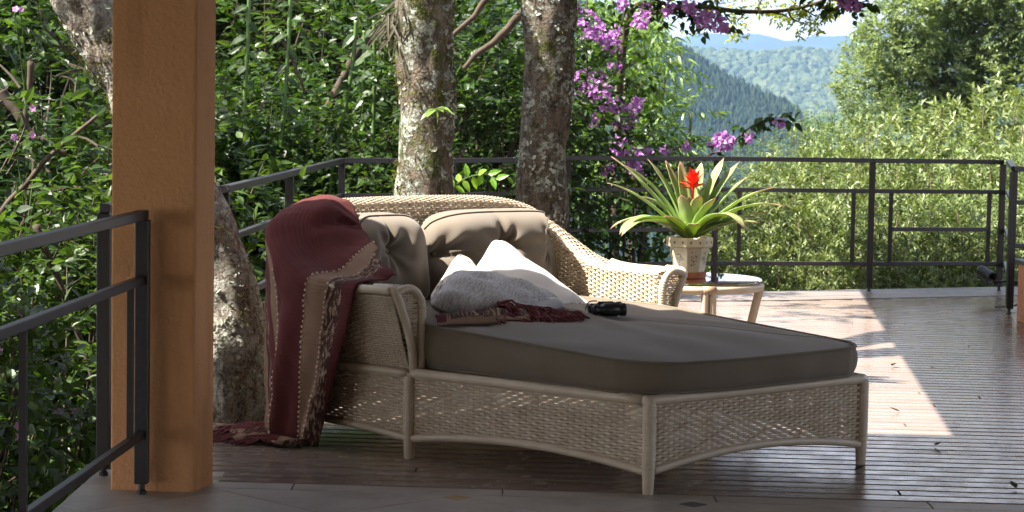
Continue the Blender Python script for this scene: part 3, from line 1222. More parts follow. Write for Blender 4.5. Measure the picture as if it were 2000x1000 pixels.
    for q in (0.97, 0.93, 0.87, 0.78, 0.66, 0.5, 0.33, 0.16, 0.02):
        p = c0 + (O - c0) * q
        crown = 0.030 * (1 - q ** 3.0) + 0.004 * np.sin(p[:, 0] * 9 + p[:, 1] * 4) * (1 - q) + (0.006 * np.sin(p[:, 1] * 17 + 3 * np.sin(p[:, 0] * 5)) + 0.005 * np.sin(p[:, 1] * 41 + p[:, 0] * 9) * np.exp(-((p[:, 0] - .25) / .35) ** 2)) * min(1, (1 - q) * 5)
        rings.append(np.c_[p, seam(p[:, 0]) + crown])
    mb = MB().grid(np.array(rings), wrap=True)
    ma = P('mattress', mb, M['mattress'])
    for q in (1.0, 0.03):
        z = zbm + (seam(O[:, 0]) - zbm) * q
        P('piping', MB().tube(np.c_[O + On * (0.0 if q > 0.5 else -0.01), z + (0.001 if q > .5 else -0.003)], 0.0062, 6, closed=True), M['mattress'], parent=ma)

    # ---- two tufted back cushions following the curve of the back
    mid = NC // 2
    cin = plan(OFF_IN + 0.018)
    arc_end = int(NC * 0.305)
    for side in (0, 1):
        if side == 1:
            ids = np.linspace(mid - 4, NC - 1 - int(NC * 0.20), 90)
        else:
            ids = np.linspace(mid - 6, int(NC * 0.325), 90)
        pl = np.stack([np.interp(ids, np.arange(NC), cin[:, k]) for k in (0, 1)], 1)
        nn = -unit(np.stack([np.interp(ids, np.arange(NC), RN[:, k]) for k in (0, 1)], 1))
        zt = np.minimum(0.965, np.interp(ids, np.arange(NC), ZR) + 0.035)
        a = np.linspace(0, 1, 90)
        e_a = np.clip(1 - np.abs(2 * a - 1) ** 4.5, 0, 1)
        zt = 0.55 + (zt - 0.55) * np.where(a > 0.5, e_a ** 0.50, e_a ** 0.12)
        nb = 40
        b = np.linspace(0, 1, nb)
        Aa, Bb = np.meshgrid(a, b, indexing='ij')
        prof = (np.clip(1 - np.abs(2 * Aa - 1) ** 9, 0, 1) ** 0.42) * (np.clip(1 - np.abs(2 * Bb - 1) ** 5, 0, 1) ** 0.48)
        T = 0.185
        thick = T * prof
        tufts = [(0.05, 0.62), (0.40, 0.62), (0.75, 0.62)] if side == 1 else [(0.52, 0.62)]
        Lc = np.sum(np.linalg.norm(np.diff(pl, axis=0), axis=1))
        for (ta, tb) in tufts:
            dx = (Aa - ta) * Lc
            dy = (Bb - tb) * 0.42
            d = np.hypot(dx, dy)
            an = np.arctan2(dy, dx)
            thick -= 0.075 * np.exp(-(d / 0.045) ** 1.3)
            thick -= 0.022 * np.exp(-(np.abs(dx) / 0.016)) * (dy > 0) * prof
            thick += 0.010 * np.cos(an * 7 + ta * 9) * np.exp(-((d - 0.07) / 0.055) ** 2) * prof
        thick += 0.006 * np.sin(Aa * 21 + 4 * Bb) * prof
        Z = 0.535 + (zt[:, None] - 0.535) * Bb
        lean = 0.05 * (1 - Bb)
        fx = pl[:, None, 0] + nn[:, None, 0] * (thick + lean * prof)
        fy = pl[:, None, 1] + nn[:, None, 1] * (thick + lean * prof)
        front = np.stack([fx, fy, Z], -1)
        back = np.stack([pl[:, None, 0] - nn[:, None, 0] * 0.012 * prof + nn[:, None, 0] * lean * 0.2, pl[:, None, 1] - nn[:, None, 1] * 0.012 * prof + nn[:, None, 1] * lean * 0.2, Z], -1)
        mb = MB().grid(front, flip=(side == 0)).grid(back, flip=(side == 1))
        bc = P('back_cushion', mb, M['backc'])
        for (ta, tb) in tufts:
            i, j = int(ta * 89), int(tb * (nb - 1))
            c = front[i, j] + np.r_[nn[i], 0] * 0.004
            Mx = np.eye(3)
            P('button', MB().ball(c, 0.013, 8, 5), M['backc'], parent=bc)
        edge = np.vstack([front[1:-1, -1]])
        P('piping', MB().tube(front[2:-2, -2] + (0, 0, 0.003), 0.0045, 5), M['backc'], parent=bc)
    return root


build_chaise()


# ------------------------------------------------------------------ pillows
def mattress_z(x, y):
    d = np.array((x, y)) - CO
    s, t = d.dot(CU), d.dot(CV)
    w = 0.72 - 0.1 * max(0, s) / 1.2
    q = min(1.0, max(abs(t) / w, abs(s - 0.2) / 1.0))
    return 0.555 - 0.062 * min(max(s, 0), 1.2) / 1.2 + 0.030 * (1 - q ** 3)


def pillow(name, mats, label, corners, thick, flange=0.0, seed=1, n=34, puff=(0, 0, 1)):
    T, L, B, Rr = [np.asarray(c, float) for c in corners]      # in order round the edge
    u = np.linspace(0, 1, n)
    U, Vv = np.meshgrid(u, u, indexing='ij')
    w = lambda a: a[..., None]
    base = w((1 - U) * (1 - Vv)) * T + w(U * (1 - Vv)) * L + w(U * Vv) * B + w((1 - U) * Vv) * Rr
    nrm = unit(np.cross(L - T, Rr - T))
    if nrm.dot(np.asarray(puff, float)) < 0:
        nrm = -nrm
    x, y = 2 * U - 1, 2 * Vv - 1
    # edges pull in between corners
    pin = 0.055
    cen = (T + L + B + Rr) / 4
    base = base + (cen - base) * w(pin * ((1 - x ** 2) * np.abs(y) ** 3 + (1 - y ** 2) * np.abs(x) ** 3))
    base = base + (cen - base) * w(0.13 * (x * x * y * y) ** 3)
    fl = 1 - flange
    xs, ys = np.clip(np.abs(x) / fl, 0, 1), np.clip(np.abs(y) / fl, 0, 1)
    prof = ((1 - xs ** 2.6) * (1 - ys ** 2.6)) ** 0.55
    rng = np.random.default_rng(seed)
    wr = np.zeros_like(U)
    for k in range(7):
        a = rng.uniform(0, PI)
        f = rng.uniform(5, 13)
        wr += np.sin((x * math.cos(a) + y * math.sin(a)) * f + rng.uniform(0, 6)) * 0.0022
    edge = 0.006 * np.sin(x * 9 + seed) * np.abs(y) ** 4 + 0.006 * np.sin(y * 8 + seed) * np.abs(x) ** 4
    top = base + nrm * w(thick * 0.62 * prof + wr * (0.3 + prof) + edge + 0.003)
    bot = base - nrm * w(thick * 0.38 * prof - edge + 0.003)
    loc = cen - nrm * thick * 0.3
    o = solo(name, MB().grid(top).grid(bot, flip=True), mats, label, 'pillow', loc=tuple(loc), smooth=True)
    me = o.data
    uv = me.uv_layers.new(name="UVMap")
    co = np.stack([np.concatenate([U.ravel(), U.ravel()]), np.concatenate([Vv.ravel(), Vv.ravel()])], 1)
    li = np.zeros(len(me.loops), np.int32)
    me.loops.foreach_get("vertex_index", li)
    uv.data.foreach_set("uv", co[li].astype(np.float32).ravel())
    return o, top


def white_pillow_mat():
    t = NT('white_embroidered_linen')
    uv = t.coord("UV")
    sx = t.n("ShaderNodeSeparateXYZ")
    t.l(uv, sx.inputs[0])
    # distance from the edge
    ex = t.math('SUBTRACT', 0.5, t.math('ABSOLUTE', t.math('SUBTRACT', sx.outputs[0], 0.5)))
    ey = t.math('SUBTRACT', 0.5, t.math('ABSOLUTE', t.math('SUBTRACT', sx.outputs[1], 0.5)))
    e = t.math('MINIMUM', ex, ey)
    band = t.math('MULTIPLY', t.math('GREATER_THAN', e, 0.025), t.math('LESS_THAN', e, 0.15))
    n1 = t.noise(uv, 11, 4, 0.6, 1.2)
    n2 = t.noise(uv, 19, 3, 0.6, 0.8)
    tan = t.math('MULTIPLY', band, t.ramp(n1, [(0.54, 0.0), (0.57, 1.0)]))
    gry = t.math('MULTIPLY', band, t.ramp(n2, [(0.56, 0.0), (0.59, 1.0)]))
    col = t.mix(t.math('MULTIPLY', tan, 0.75), (0.60, 0.58, 0.55), (0.08, 0.05, 0.03))
    col = t.mix(t.math('MULTIPLY', gry, 0.8), col, (0.12, 0.13, 0.15))
    t.set(col, 0.9, 0.2)
    t.bump(t.math('ADD', t.noise(uv, 300, 2), t.math('MULTIPLY', tan, 1.5)), 0.15, 0.003)
    return t.m


def grey_pillow_mat():
    t = NT('heathered_grey_weave')
    uv = t.coord("UV")
    n1 = t.noise(t.mapping(uv, (14, 62, 1)), 1.0, 4, 0.7)
    n2 = t.noise(t.mapping(uv, (80, 30, 1)), 1.0, 3, 0.7)
    f = t.math('ADD', t.math('MULTIPLY', n1, 0.6), t.math('MULTIPLY', n2, 0.4))
    t.set(t.ramp(f, [(0.38, (0.24, 0.24, 0.245)), (0.5, (0.42, 0.42, 0.42)), (0.62, (0.60, 0.585, 0.56))]), 0.95, 0.15)
    t.bump(f, 0.5, 0.004)
    return t.m


def build_pillows():
    wm, gm = white_pillow_mat(), grey_pillow_mat()
    pillow('pillow', wm, 'white embroidered pillow leaning on the tufted cushion with its pointed corner highest', [at(968, 455, 9.92), at(880, 585, 9.62), at(1075, 660, 9.40), at(1180, 612, 9.72)], 0.16, 0.10, 2, puff=(-0.4, -0.7, 0.6))
    pillow('pillow', wm, 'white embroidered pillow behind the grey one, near the striped throw', [at(896, 488, 9.84), at(832, 586, 9.56), at(900, 640, 9.40), at(985, 560, 9.74)], 0.08, 0.10, 5, puff=(-0.3, -0.7, 0.6))
    o, top = pillow('pillow', gm, 'heathered grey pillow lying in front of the two white pillows', [at(878, 532, 9.42), at(830, 600, 9.06), at(1018, 640, 9.06), at(1108, 590, 9.44)], 0.16, 0.0, 9, puff=(0, -0.3, 1))
    # stitched flat border on the near right edge of the grey pillow
    a, b = at(1098, 597, 9.36), at(1010, 634, 9.02)
    n = 20
    G = []
    side = unit(np.cross(b - a, (0, 0.4, 1)))
    for k in range(n):
        q = k / (n - 1)
        c = a + (b - a) * q + np.array((0, 0, 0.010 * math.sin(PI * q)))
        G.append([c + np.array((-0.050, -0.02, 0.032)), c + np.array((-0.02, -0.012, 0.030)), c + np.array((0.0, -0.006, 0.012)), c + np.array((0.006, -0.004, -0.006))])
    part('pillow_border', MB().grid(np.array(G)), gm, o, smooth=True).modifiers.new('s', 'SOLIDIFY').thickness = 0.006


build_pillows()


# ------------------------------------------------------------------ throw blanket
def blanket_mat():
    t = NT('striped_wool')
    a = t.n("ShaderNodeAttribute", attribute_name="UVMap")
    uv = t.coord("UV")
    sx = t.n("ShaderNodeSeparateXYZ")
    t.l(uv, sx.inputs[0])
    maroon, tan, brown = (0.098, 0.027, 0.026), (0.225, 0.145, 0.098), (0.058, 0.028, 0.022)
    stops = [(0.0, brown), (0.37, maroon), (0.46, tan), (0.53, maroon), (0.73, tan), (0.84, brown), (0.93, maroon)]
    col = t.ramp(sx.outputs[0], stops, 'CONSTANT')
    # open lace work on the brown band and the first band
    lace = t.noise(t.mapping(uv, (70, 26, 1)), 1.0, 4, 0.7)
    lm = t.math('MULTIPLY', t.ramp(lace, [(0.50, 0.0), (0.58, 1.0)]), t.math('ADD', t.math('MULTIPLY', t.math('GREATER_THAN', sx.outputs[0], 0.84), t.math('LESS_THAN', sx.outputs[0], 0.93)), t.math('LESS_THAN', sx.outputs[0], 0.37)))
    col = t.mix(t.math('MULTIPLY', lm, 0.75), col, (0.40, 0.28, 0.20))
    w = t.n("ShaderNodeTexWave", wave_type='BANDS', bands_direction='Y')
    w.inputs["Scale"].default_value = 34
    w.inputs["Distortion"].default_value = 0.8
    t.l(uv, w.inputs["Vector"])
    w2 = t.n("ShaderNodeTexWave", wave_type='BANDS', bands_direction='X')
    w2.inputs["Scale"].default_value = 60
    t.l(uv, w2.inputs["Vector"])
    col = t.mix(t.math('MULTIPLY', w.outputs["Fac"], 0.28), col, t.mix(1.0, col, (0.5, 0.45, 0.45), 'MULTIPLY'))
    t.set(col, 0.95, 0.1)
    t.b.inputs["Sheen Weight"].default_value = 0.04
    t.bump(t.math('ADD', t.math('MULTIPLY', w.outputs["Fac"], 0.5), t.math('ADD', t.math('MULTIPLY', t.noise(uv, 150, 3), 0.6), lm)), 0.45, 0.004)
    return t.m


def rim_at(q, off=0.0):
    """point on the rim plan at fractional index"""
    i = np.arange(NC)
    p = np.array([np.interp(q, i, RIM[:, 0]), np.interp(q, i, RIM[:, 1])])
    n = unit(np.array([np.interp(q, i, RN[:, 0]), np.interp(q, i, RN[:, 1])]))
    z = float(np.interp(q, i, ZR))
    return p - n * off, n, z


def build_blanket():
    mat = blanket_mat()
    root = thing('throw_blanket', 'maroon and tan striped throw draped over the chaise back corner down to the deck', 'blanket', (-0.95, 9.25, 0))
    arc = np.r_[0, np.cumsum(np.linalg.norm(np.diff(RIM, axis=0), axis=1))]
    def idx_near(s, t):
        return int(np.argmin(np.sum((RIM - (s, t)) ** 2, 1)))
    iA, iB = idx_near(-0.975, -0.47), idx_near(-0.17, -0.9)      # back .. along the left arm
    NU, NI, NR, ND = 90, 22, 10, 64
    us = np.linspace(0, 1, NU)
    rng = np.random.default_rng(4)
    # inside chord (the visible free edge)
    E1 = np.r_[rim_at(iA, OFF_IN + 0.05)[0], rim_at(iA)[2] - 0.07]
    E2 = np.r_[rim_at(idx_near(-0.10, -.89), OFF_IN * 0.9)[0], rim_at(idx_near(-0.10, -.89))[2] + 0.03]
    rows = []
    UVs = []
    for iu, u in enumerate(us):
        q = iA + (iB - iA) * u
        col = []
        pin_, n_, z_ = rim_at(q, OFF_IN)
        Q = E1 + (E2 - E1) * (0.25 * u + 0.75 * u ** 4)
        Q = Q + np.r_[-n_, 0] * (0.015 + 0.012 * math.sin(PI * u))
        Q[2] += 0.02 - 0.05 * math.sin(PI * u) ** 1.5
        Pi = np.r_[pin_ - n_ * 0.012, z_ + 0.026]
        if u > 0.80:
            Q = Pi + (Q - Pi) * 0.75
        for k in range(NI):                      # from the free edge up to the inner rim
            w = k / NI
            c = Q + (Pi - Q) * w
            c[2] += 0.018 * math.sin(PI * w) * math.sin(PI * min(1, u * 1.1)) * (1 if u < 0.9 else 0.4)
            c[2] += 0.010 * math.sin(u * 26 + 3 * w) * math.sin(PI * w)
            col.append(c)
        for k in range(NR):                      # over the rolled rim
            th = PI * (1 - k / (NR - 1))
            off = OFF_IN * 0.5 * (1 - math.cos(th)) - 0.016 * math.cos(th / 2) ** 2
            p, n, z = rim_at(q, off)
            col.append(np.r_[p, z + 0.020 * math.sin(th) + 0.008])
        # hanging outside: gathers towards the corner as it falls
        pr, nr, zr = rim_at(q, -0.022)
        for k in range(1, ND + 1):
            w = k / ND
            h = w
            uc = 0.41
            ue = uc + (u - uc) * (1 - 0.42 * h ** 1.15)
            qe = iA + (iB - iA) * ue
            p, n, z0 = rim_at(qe, -0.024)
            zz = (zr - 0.02) * (1 - w) + 0.012
            amp = 0.004 + 0.034 * min(1, 1.5 * h)
            fold = amp * (math.sin(u * 21 + 1.2 * h) * 0.55 + math.sin(u * 38 + 2.0 + 2 * h) * 0.28 + math.sin(u * 11 + 0.5) * 0.45)
            flare = -0.03 * h
            pp = p + n * (fold + 0.014 * min(1, 2 * h) + flare)
            col.append(np.r_[pp, zz])
        rows.append(col)
    G = np.array(rows)
    G0 = G.copy()
    j1 = NI + NR + 14
    for it in range(12):
        G[:, 1:j1] = 0.5 * G[:, 1:j1] + 0.25 * (G[:, :j1 - 1] + G[:, 2:j1 + 1])
    G[:, 1:NI + NR + 3, 2] = np.maximum(G[:, 1:NI + NR + 3, 2], G0[:, 1:NI + NR + 3, 2] - 0.004)
    out_ = slice(NI + NR - 4, j1)
    G[:, out_, :2] = G0[:, out_, :2]
    wr = fbm(G[:, :, 0] * 1.0 + G[:, :, 2] * 0.35, G[:, :, 1] + G[:, :, 2] * 0.8, 0.17, 5.0, 3)
    GN = unit(np.cross(np.gradient(G, axis=0), np.gradient(G, axis=1)))
    GN *= np.sign(np.sum(GN * (G - np.array((-0.45, -0.1, 0.45))), -1, keepdims=True))
    G = G + GN * (0.012 * wr + 0.006)[..., None]
    # bottom end spreads on the deck towards the left
    tail = []
    last = G[:, -1].copy()
    dirn = unit(np.array((-0.95, -0.05)))        # local -> computed in world below
    W = cw(G)
    lastw = W[:, -1]
    ext = []
    for k in range(1, 15):
        w = k / 14
        e = lastw.copy()
        reach = 0.20 * w * (0.45 + 0.55 * np.cos((us - 0.05) * PI * 0.5)) 
        e[:, 0] -= reach * 0.92
        e[:, 1] -= reach * 0.35
        e[:, 2] = 0.012 + 0.020 * np.abs(np.sin(us * 17 + w * 5)) * (0.4 + w * (1 - w) * 2.4) + 0.012 * np.sin(us * 40 + 9 * w) ** 2
        ext.append(e)
    W = np.concatenate([W, np.array(ext).transpose(1, 0, 2)], 1)
    # u drift so stripes run slightly slanting
    nv = W.shape[1]
    vv = np.linspace(0, 1, nv)
    jj = np.arange(nv)[None]
    hang = np.clip((jj - NI - NR + 1) / 9.0, 0, 1)
    hang = hang * np.clip((us[:, None] - 0.34) / 0.04, 0, 1)
    UU = np.maximum(us[:, None], 0.56 + 0 * jj) * (1 - hang) + us[:, None] * hang
    UU = UU - 0.13 * np.clip((vv[None] - 0.34) / 0.66, 0, 1) ** 1.1 * (1 - us[:, None] * 0.2)
    UU = np.clip(UU, 0.001, 0.999)
    VV = np.repeat(vv[None], NU, 0)
    mb = MB().grid(W)
    o = part('cloth', mb, mat, root, smooth=True)
    me = o.data
    uv = me.uv_layers.new(name="UVMap")
    li = np.zeros(len(me.loops), np.int32)
    me.loops.foreach_get("vertex_index", li)
    uv.data.foreach_set("uv", np.stack([UU.ravel(), VV.ravel()], 1)[li].astype(np.float32).ravel())
    md = o.modifiers.new('s', 'SOLIDIFY')
    md.thickness = 0.006
    md.offset = 0
    # pompom trim along the band edges
    cream = simple('cream_wool', (0.55, 0.42, 0.32), 0.95, 0.2, 50)
    mb = MB()
    nrmG = np.cross(np.gradient(W, axis=0), np.gradient(W, axis=1))
    nrmG = unit(nrmG)
    cen = np.r_[CO, 0.5]
    for lev in (0.46, 0.53, 0.73, 0.84):
        prev = None
        for j in range(nv - 14):
            col_u = UU[:, j]
            k = np.searchsorted(col_u, lev)
            if 0 < k < NU:
                f = (lev - col_u[k - 1]) / max(col_u[k] - col_u[k - 1], 1e-6)
                p = W[k - 1, j] * (1 - f) + W[k, j] * f
                n = nrmG[k, j]
                if n.dot(p - cen) < 0:
                    n = -n
                if j < NI:
                    n = np.array((0, -0.2, 1.0))
                if prev is None or np.linalg.norm(p - prev) > 0.021:
                    mb.ball(p + n * 0.004, R.uniform(0.0045, 0.007), 6, 4)
                    prev = p
    part('pompom_trim', mb, cream, root, smooth=True, kind='stuff')
    # fringe on the deck
    mb = MB()
    for iu in range(2, NU - 20, 2):
        p = W[iu, -1]
        d = unit(np.array((-1.0 + R.normal(0, .35), -0.25 + R.normal(0, .35), 0)))
        L = R.uniform(0.05, 0.11)
        mid = p + d * L * 0.5 + (R.normal(0, .012), R.normal(0, .012), 0.012)
        e = p + d * L + (R.normal(0, .012), R.normal(0, .012), 0)
        mid[2] = 0.016
        e[2] = 0.008
        mb.tube(catmull([p, mid, e], 7), [.004, .005, .0055, .0055, .005, .005, .003], 5)
    fr = simple('maroon_fringe', (0.11, 0.022, 0.024), 0.95, 0.3, 60)
    part('fringe', mb, fr, root, kind='stuff')
    # the other end lying on the mattress: rumpled lace and knotted fringe
    c = [at(850, 606, 8.98), at(1012, 640, 9.18), at(1035, 668, 8.93), at(856, 640, 8.80)]
    n, m = 46, 18
    G = np.zeros((n, m, 3))
    for i in range(n):
        a = i / (n - 1)
        for j in range(m):
            b = j / (m - 1)
            p = (c[0] * (1 - a) + c[1] * a) * (1 - b) + (c[3] * (1 - a) + c[2] * a) * b
            p[2] = mattress_z(p[0], p[1]) + 0.014 + 0.022 * max(0, mnoise.fractal((a * 5, b * 2.2, 1.0), 1, 2, 3) + .35) * math.sin(PI * b) ** .6 + 0.014 * math.sin(PI * b) + 0.004 * math.sin(b * 13 + a * 9)
            G[i, j] = p
    o2 = part('cloth_end', MB().grid(G), mat, root, smooth=True)
    uv = o2.data.uv_layers.new(name="UVMap")
    li = np.zeros(len(o2.data.loops), np.int32)
    o2.data.loops.foreach_get("vertex_index", li)
    aa, bb = np.meshgrid(np.linspace(0, 1, n), np.linspace(0, 1, m), indexing='ij')
    bandu = np.where(bb > 0.86, 0.78, np.where(aa < 0.10, 0.96, 0.88))
    uv.data.foreach_set("uv", np.stack([bandu.ravel() + 0.01 * bb.ravel(), aa.ravel() * 0.6], 1)[li].astype(np.float32).ravel())
    md = o2.modifiers.new('s', 'SOLIDIFY')
    md.thickness = 0.006
    mb = MB()
    for k in range(420):
        a = R.uniform(0, 1)
        b = R.uniform(0.0, 1)
        p0 = at(965 + 145 * a, 652 - 8 + 22 * b + 8 * a, 9.16 - 0.24 * b * (1 - .5 * a))
        p0[2] = mattress_z(p0[0], p0[1]) + 0.008 + 0.05 * (1 - a) * math.sin(PI * min(1, b + .15)) * R.uniform(0.2, 1)
        d = unit(np.array((1.0 + R.normal(0, .5), -0.35 + R.normal(0, .6), 0)))
        L = R.uniform(0.05, 0.10)
        mid = p0 + d * L * .5 + (R.normal(0, .012), R.normal(0, .012), R.uniform(0, .015))
        e = p0 + d * L
        e[2] = max(mattress_z(e[0], e[1]) + 0.005, p0[2] - 0.02)
        mb.tube(catmull([p0, mid, e], 6), [.003, .005, .0055, .005, .0045, .003], 5)
    # a few knots falling over the edge
    for k in range(9):
        p0 = at(1000 + R.uniform(-8, 20), 665, 8.93)
        p0[2] = mattress_z(p0[0], p0[1]) + .006
        e = p0 + (R.uniform(-.03, 0.03), -0.03 - R.uniform(0, .02), -R.uniform(.03, .06))
        mb.tube(catmull([p0, (p0 + e) / 2 + (0, -.018, .01), e], 6), [.004, .005, .006, .006, .005, .003], 5)
    part('fringe', mb, fr, root, kind='stuff')


build_blanket()


# ------------------------------------------------------------------ binoculars
def build_binoculars():
    blk = simple('black_rubber', (0.012, 0.013, 0.016), 0.38, 0.3, 90, 0.1)
    gl = NT('lens_glass')
    gl.set((0.01, 0.01, 0.02), 0.05, 0.8)
    c = at(1186, 634, 9.22)
    c[2] = mattress_z(c[0], c[1]) + 0.002
    root = thing('binoculars', 'black binoculars lying on the taupe mattress with their thin neck strap', 'binoculars', tuple(c))
    ax = unit(np.array((0.97, 0.22, 0)))
    si = np.array((-ax[1], ax[0], 0))
    for sgn in (-1, 1):
        b = c + si * sgn * 0.032 + np.array((0, 0, 0.030))
        Mx = np.stack([si, np.array((0, 0, 1.0)), ax], 1)
        prof = [(0, -0.072), (0.017, -0.072), (0.019, -0.068), (0.019, -0.052), (0.016, -0.046), (0.024, -0.034), (0.029, -0.02), (0.0295, 0.03), (0.026, 0.036), (0.025, 0.044), (0.028, 0.05), (0.028, 0.066), (0.026, 0.070), (0.022, 0.067), (0, 0.064)]
        br = part('barrel', MB().lathe(prof, 20, b, M=Mx), blk, root, smooth=True)
        part('lens', MB().lathe([(0, 0.066), (0.021, 0.066)], 16, b, M=Mx), gl.m, br)
        part('eyecup', MB().lathe([(0.010, -0.074), (0.0185, -0.076), (0.0205, -0.070), (0.0205, -0.060), (0.0185, -0.056)], 16, b, M=Mx), blk, br, smooth=True)
    part('bridge', MB().bar(c + ax * -0.02 + (0, 0, .034), c + ax * 0.028 + (0, 0, .034), 0.05, 0.022), blk, root)
    part('focus_wheel', MB().lathe([(0, -0.012), (0.011, -0.012), (0.012, -0.008), (0.012, 0.008), (0.011, 0.012), (0, 0.012)], 14, c + ax * -0.03 + (0, 0, .05), M=np.stack([si, np.array((0, 0, 1.0)), ax], 1)), blk, root)
    s = c + ax * -0.05 + np.array((0, 0, 0.04))
    strap = simple('brown_strap', (0.05, 0.03, 0.025), 0.6, 0.3, 40)
    z = lambda p, q: np.array((p[0], p[1], q))
    p1, p2, p3, p4, p5, p6 = at(1168, 606, 9.27), at(1160, 592, 9.3), at(1148, 592, 9.35), at(1144, 606, 9.36), at(1152, 614, 9.3), at(1133, 629, 9.2)
    part('strap', MB().tube(catmull([s, at(1172, 600, 9.25), at(1172, 592, 9.28), at(1164, 608, 9.25), p6, at(1100, 636, 9.16), at(1060, 636, 9.16)], 60), 0.0032, 6), strap, root)
    part('strap', MB().tube(catmull([s + (0, 0, .004), p5, p4, p3, at(1156, 588, 9.33), at(1166, 588, 9.33)], 40), 0.0028, 6), strap, root)


build_binoculars()


# ------------------------------------------------------------------ side table, pot, bromeliad
TB = np.array((0.945, 11.5))


def build_table():
    cane = M['cane']
    Rr = 0.375
    H = 0.545
    root = thing('side_table', 'round cream cane side table with a clear glass top behind the right arm', 'table', (TB[0], TB[1], 0))
    th = np.linspace(0, 2 * PI, 60, endpoint=False)
    ring = np.stack([TB[0] + Rr * np.cos(th), TB[1] + Rr * np.sin(th), np.full(60, H - 0.027)], 1)
    part('top_ring', MB().tube(ring, 0.0225, 10, closed=True), cane, root, smooth=True)
    ring2 = ring.copy()
    ring2[:, :2] = TB + (ring[:, :2] - TB) * 0.80
    ring2[:, 2] = 0.16
    part('stretcher_ring', MB().tube(ring2, 0.012, 8, closed=True), cane, root, smooth=True)
    g = NT('table_glass')
    g.set((0.80, 0.93, 0.88), 0.02, 0.5, Transmission_Weight=1.0, IOR=1.45)
    part('glass_top', MB().lathe([(0, H + 0.008), (Rr + 0.006, H + 0.008), (Rr + 0.010, H + 0.004), (Rr + 0.010, H - 0.0), (Rr + 0.006, H - 0.003), (0, H - 0.003)], 64, (TB[0], TB[1], 0)), g.m, root)
    # splayed legs in pairs
    wrap = simple('cane_binding', (0.34, 0.24, 0.15), 0.5, 0.3, 40)
    for ang in (-0.10, -1.38, -2.5, 1.75):
        for da in (-0.055, 0.055) if ang in (-1.38, -2.5) else (0.0,):
            a = ang + da
            d = np.array((math.cos(a), math.sin(a)))
            top = TB + d * (Rr + 0.002)
            ft = TB + d * (Rr - (0.09 if da == 0 else 0.0))
            pts = catmull([(*top, H - 0.03), (*(top * 0.7 + ft * 0.3), 0.40), (*(top * 0.25 + ft * 0.75), 0.2), (*ft, 0.0)], 20)
            part('leg', MB().tube(pts, 0.0225 if da == 0 else 0.02, 10), cane, root, smooth=True)
        d = np.array((math.cos(ang), math.sin(ang)))
        c = TB + d * Rr
        t3 = np.array((-d[1], d[0], 0))
        part('binding', MB().tube([np.r_[c, H - 0.027] - t3 * 0.035 * (1 if k else 1) + t3 * 0.07 * k for k in (0, 1)], 0.0245, 10), wrap, root, smooth=True)


build_table()


def pot_mat():
    t = NT('painted_ceramic')
    v = t.coord()
    g = t.coord("UV")
    n1 = t.noise(v, 30, 4)
    col = t.ramp(n1, [(0.3, (0.62, 0.50, 0.31)), (0.7, (0.72, 0.61, 0.40))])
    t.set(col, 0.35, 0.5)
    return t.m


def build_pot():
    pc = np.array((TB[0] - 0.005, TB[1] - 0.01))
    z0 = 0.5535
    tc = simple('terracotta', (0.40, 0.13, 0.05), 0.6, 0.2, 40)
    solo('saucer', MB().lathe([(0, 0), (0.088, 0), (0.092, 0.004), (0.095, 0.033), (0.090, 0.035), (0.086, 0.010), (0, 0.009)], 32, (pc[0], pc[1], z0)), tc, 'terracotta saucer between the painted pot and the glass table top', 'saucer', loc=(pc[0], pc[1], z0), smooth=False)
    zb = z0 + 0.012
    root = thing('flower_pot', 'cream octagonal flower pot with painted green sprigs on the glass table', 'flower pot', (pc[0], pc[1], zb))
    ph = PI / 8 + 0.2
    H = 0.205
    body = MB().lathe([(0, 0), (0.076, 0), (0.079, 0.004), (0.106, H - 0.055), (0.120, H - 0.052), (0.124, H - 0.046), (0.126, H - 0.004), (0.122, H), (0.112, H), (0.108, H - 0.05), (0.07, 0.02), (0, 0.02)], 8, (pc[0], pc[1], zb), ph)
    bevel(part('pot', body, pot_mat(), root), 0.004, 2)
    part('soil', MB().lathe([(0, H - 0.02), (0.108, H - 0.02)], 8, (pc[0], pc[1], zb), ph), M['joist'], root)
    # raised painted sprigs on each face
    grn = simple('painted_sprig', (0.09, 0.15, 0.10), 0.5, 0.3, 60)
    red = simple('painted_dots', (0.25, 0.10, 0.10), 0.5, 0.3, 60)
    for f in range(8):
        a = ph + PI / 8 + f * PI / 4
        dn = np.array((math.cos(a), math.sin(a), 0))
        ds = np.array((-dn[1], dn[0], 0))
        ap = math.cos(PI / 8)
        mb = MB()
        rng = np.random.default_rng(f)

        def pt(u, z, out=0.0022):
            r = (0.079 + (0.106 - 0.079) * (z - 0.004) / (H - 0.059)) * ap
            return np.array((pc[0], pc[1], zb)) + dn * (r + out) + ds * u + np.array((0, 0, z))
        for k in range(26):
            u, z = rng.normal(0, .011), np.clip(rng.normal(.09, .024), .04, .135)
            L = rng.uniform(0.007, 0.012)
            an = rng.uniform(0, PI)
            du, dz = math.cos(an) * L, math.sin(an) * L
            w = 0.0026
            mb.add([pt(u - du / 2, z - dz / 2), pt(u - dz / L * w, z + du / L * w), pt(u + du / 2, z + dz / 2), pt(u + dz / L * w, z - du / L * w)], [(0, 3, 2, 1)])
        part('painted_sprig', mb, red if f % 2 else grn, root)
        mb = MB()
        rr = 0.1255 * ap
        for u in (-0.025, 0.025):
            c = np.array((pc[0], pc[1], zb)) + dn * (rr + 0.0012) + ds * u + np.array((0, 0, H - 0.025))
            mb.add([c + ds * 0.007, c + (0, 0, .009), c - ds * .007, c - (0, 0, .009)], [(0, 1, 2, 3)])
        part('rim_diamond', mb, grn, root)
    return pc, zb + H


POT_C, POT_TOP = build_pot()


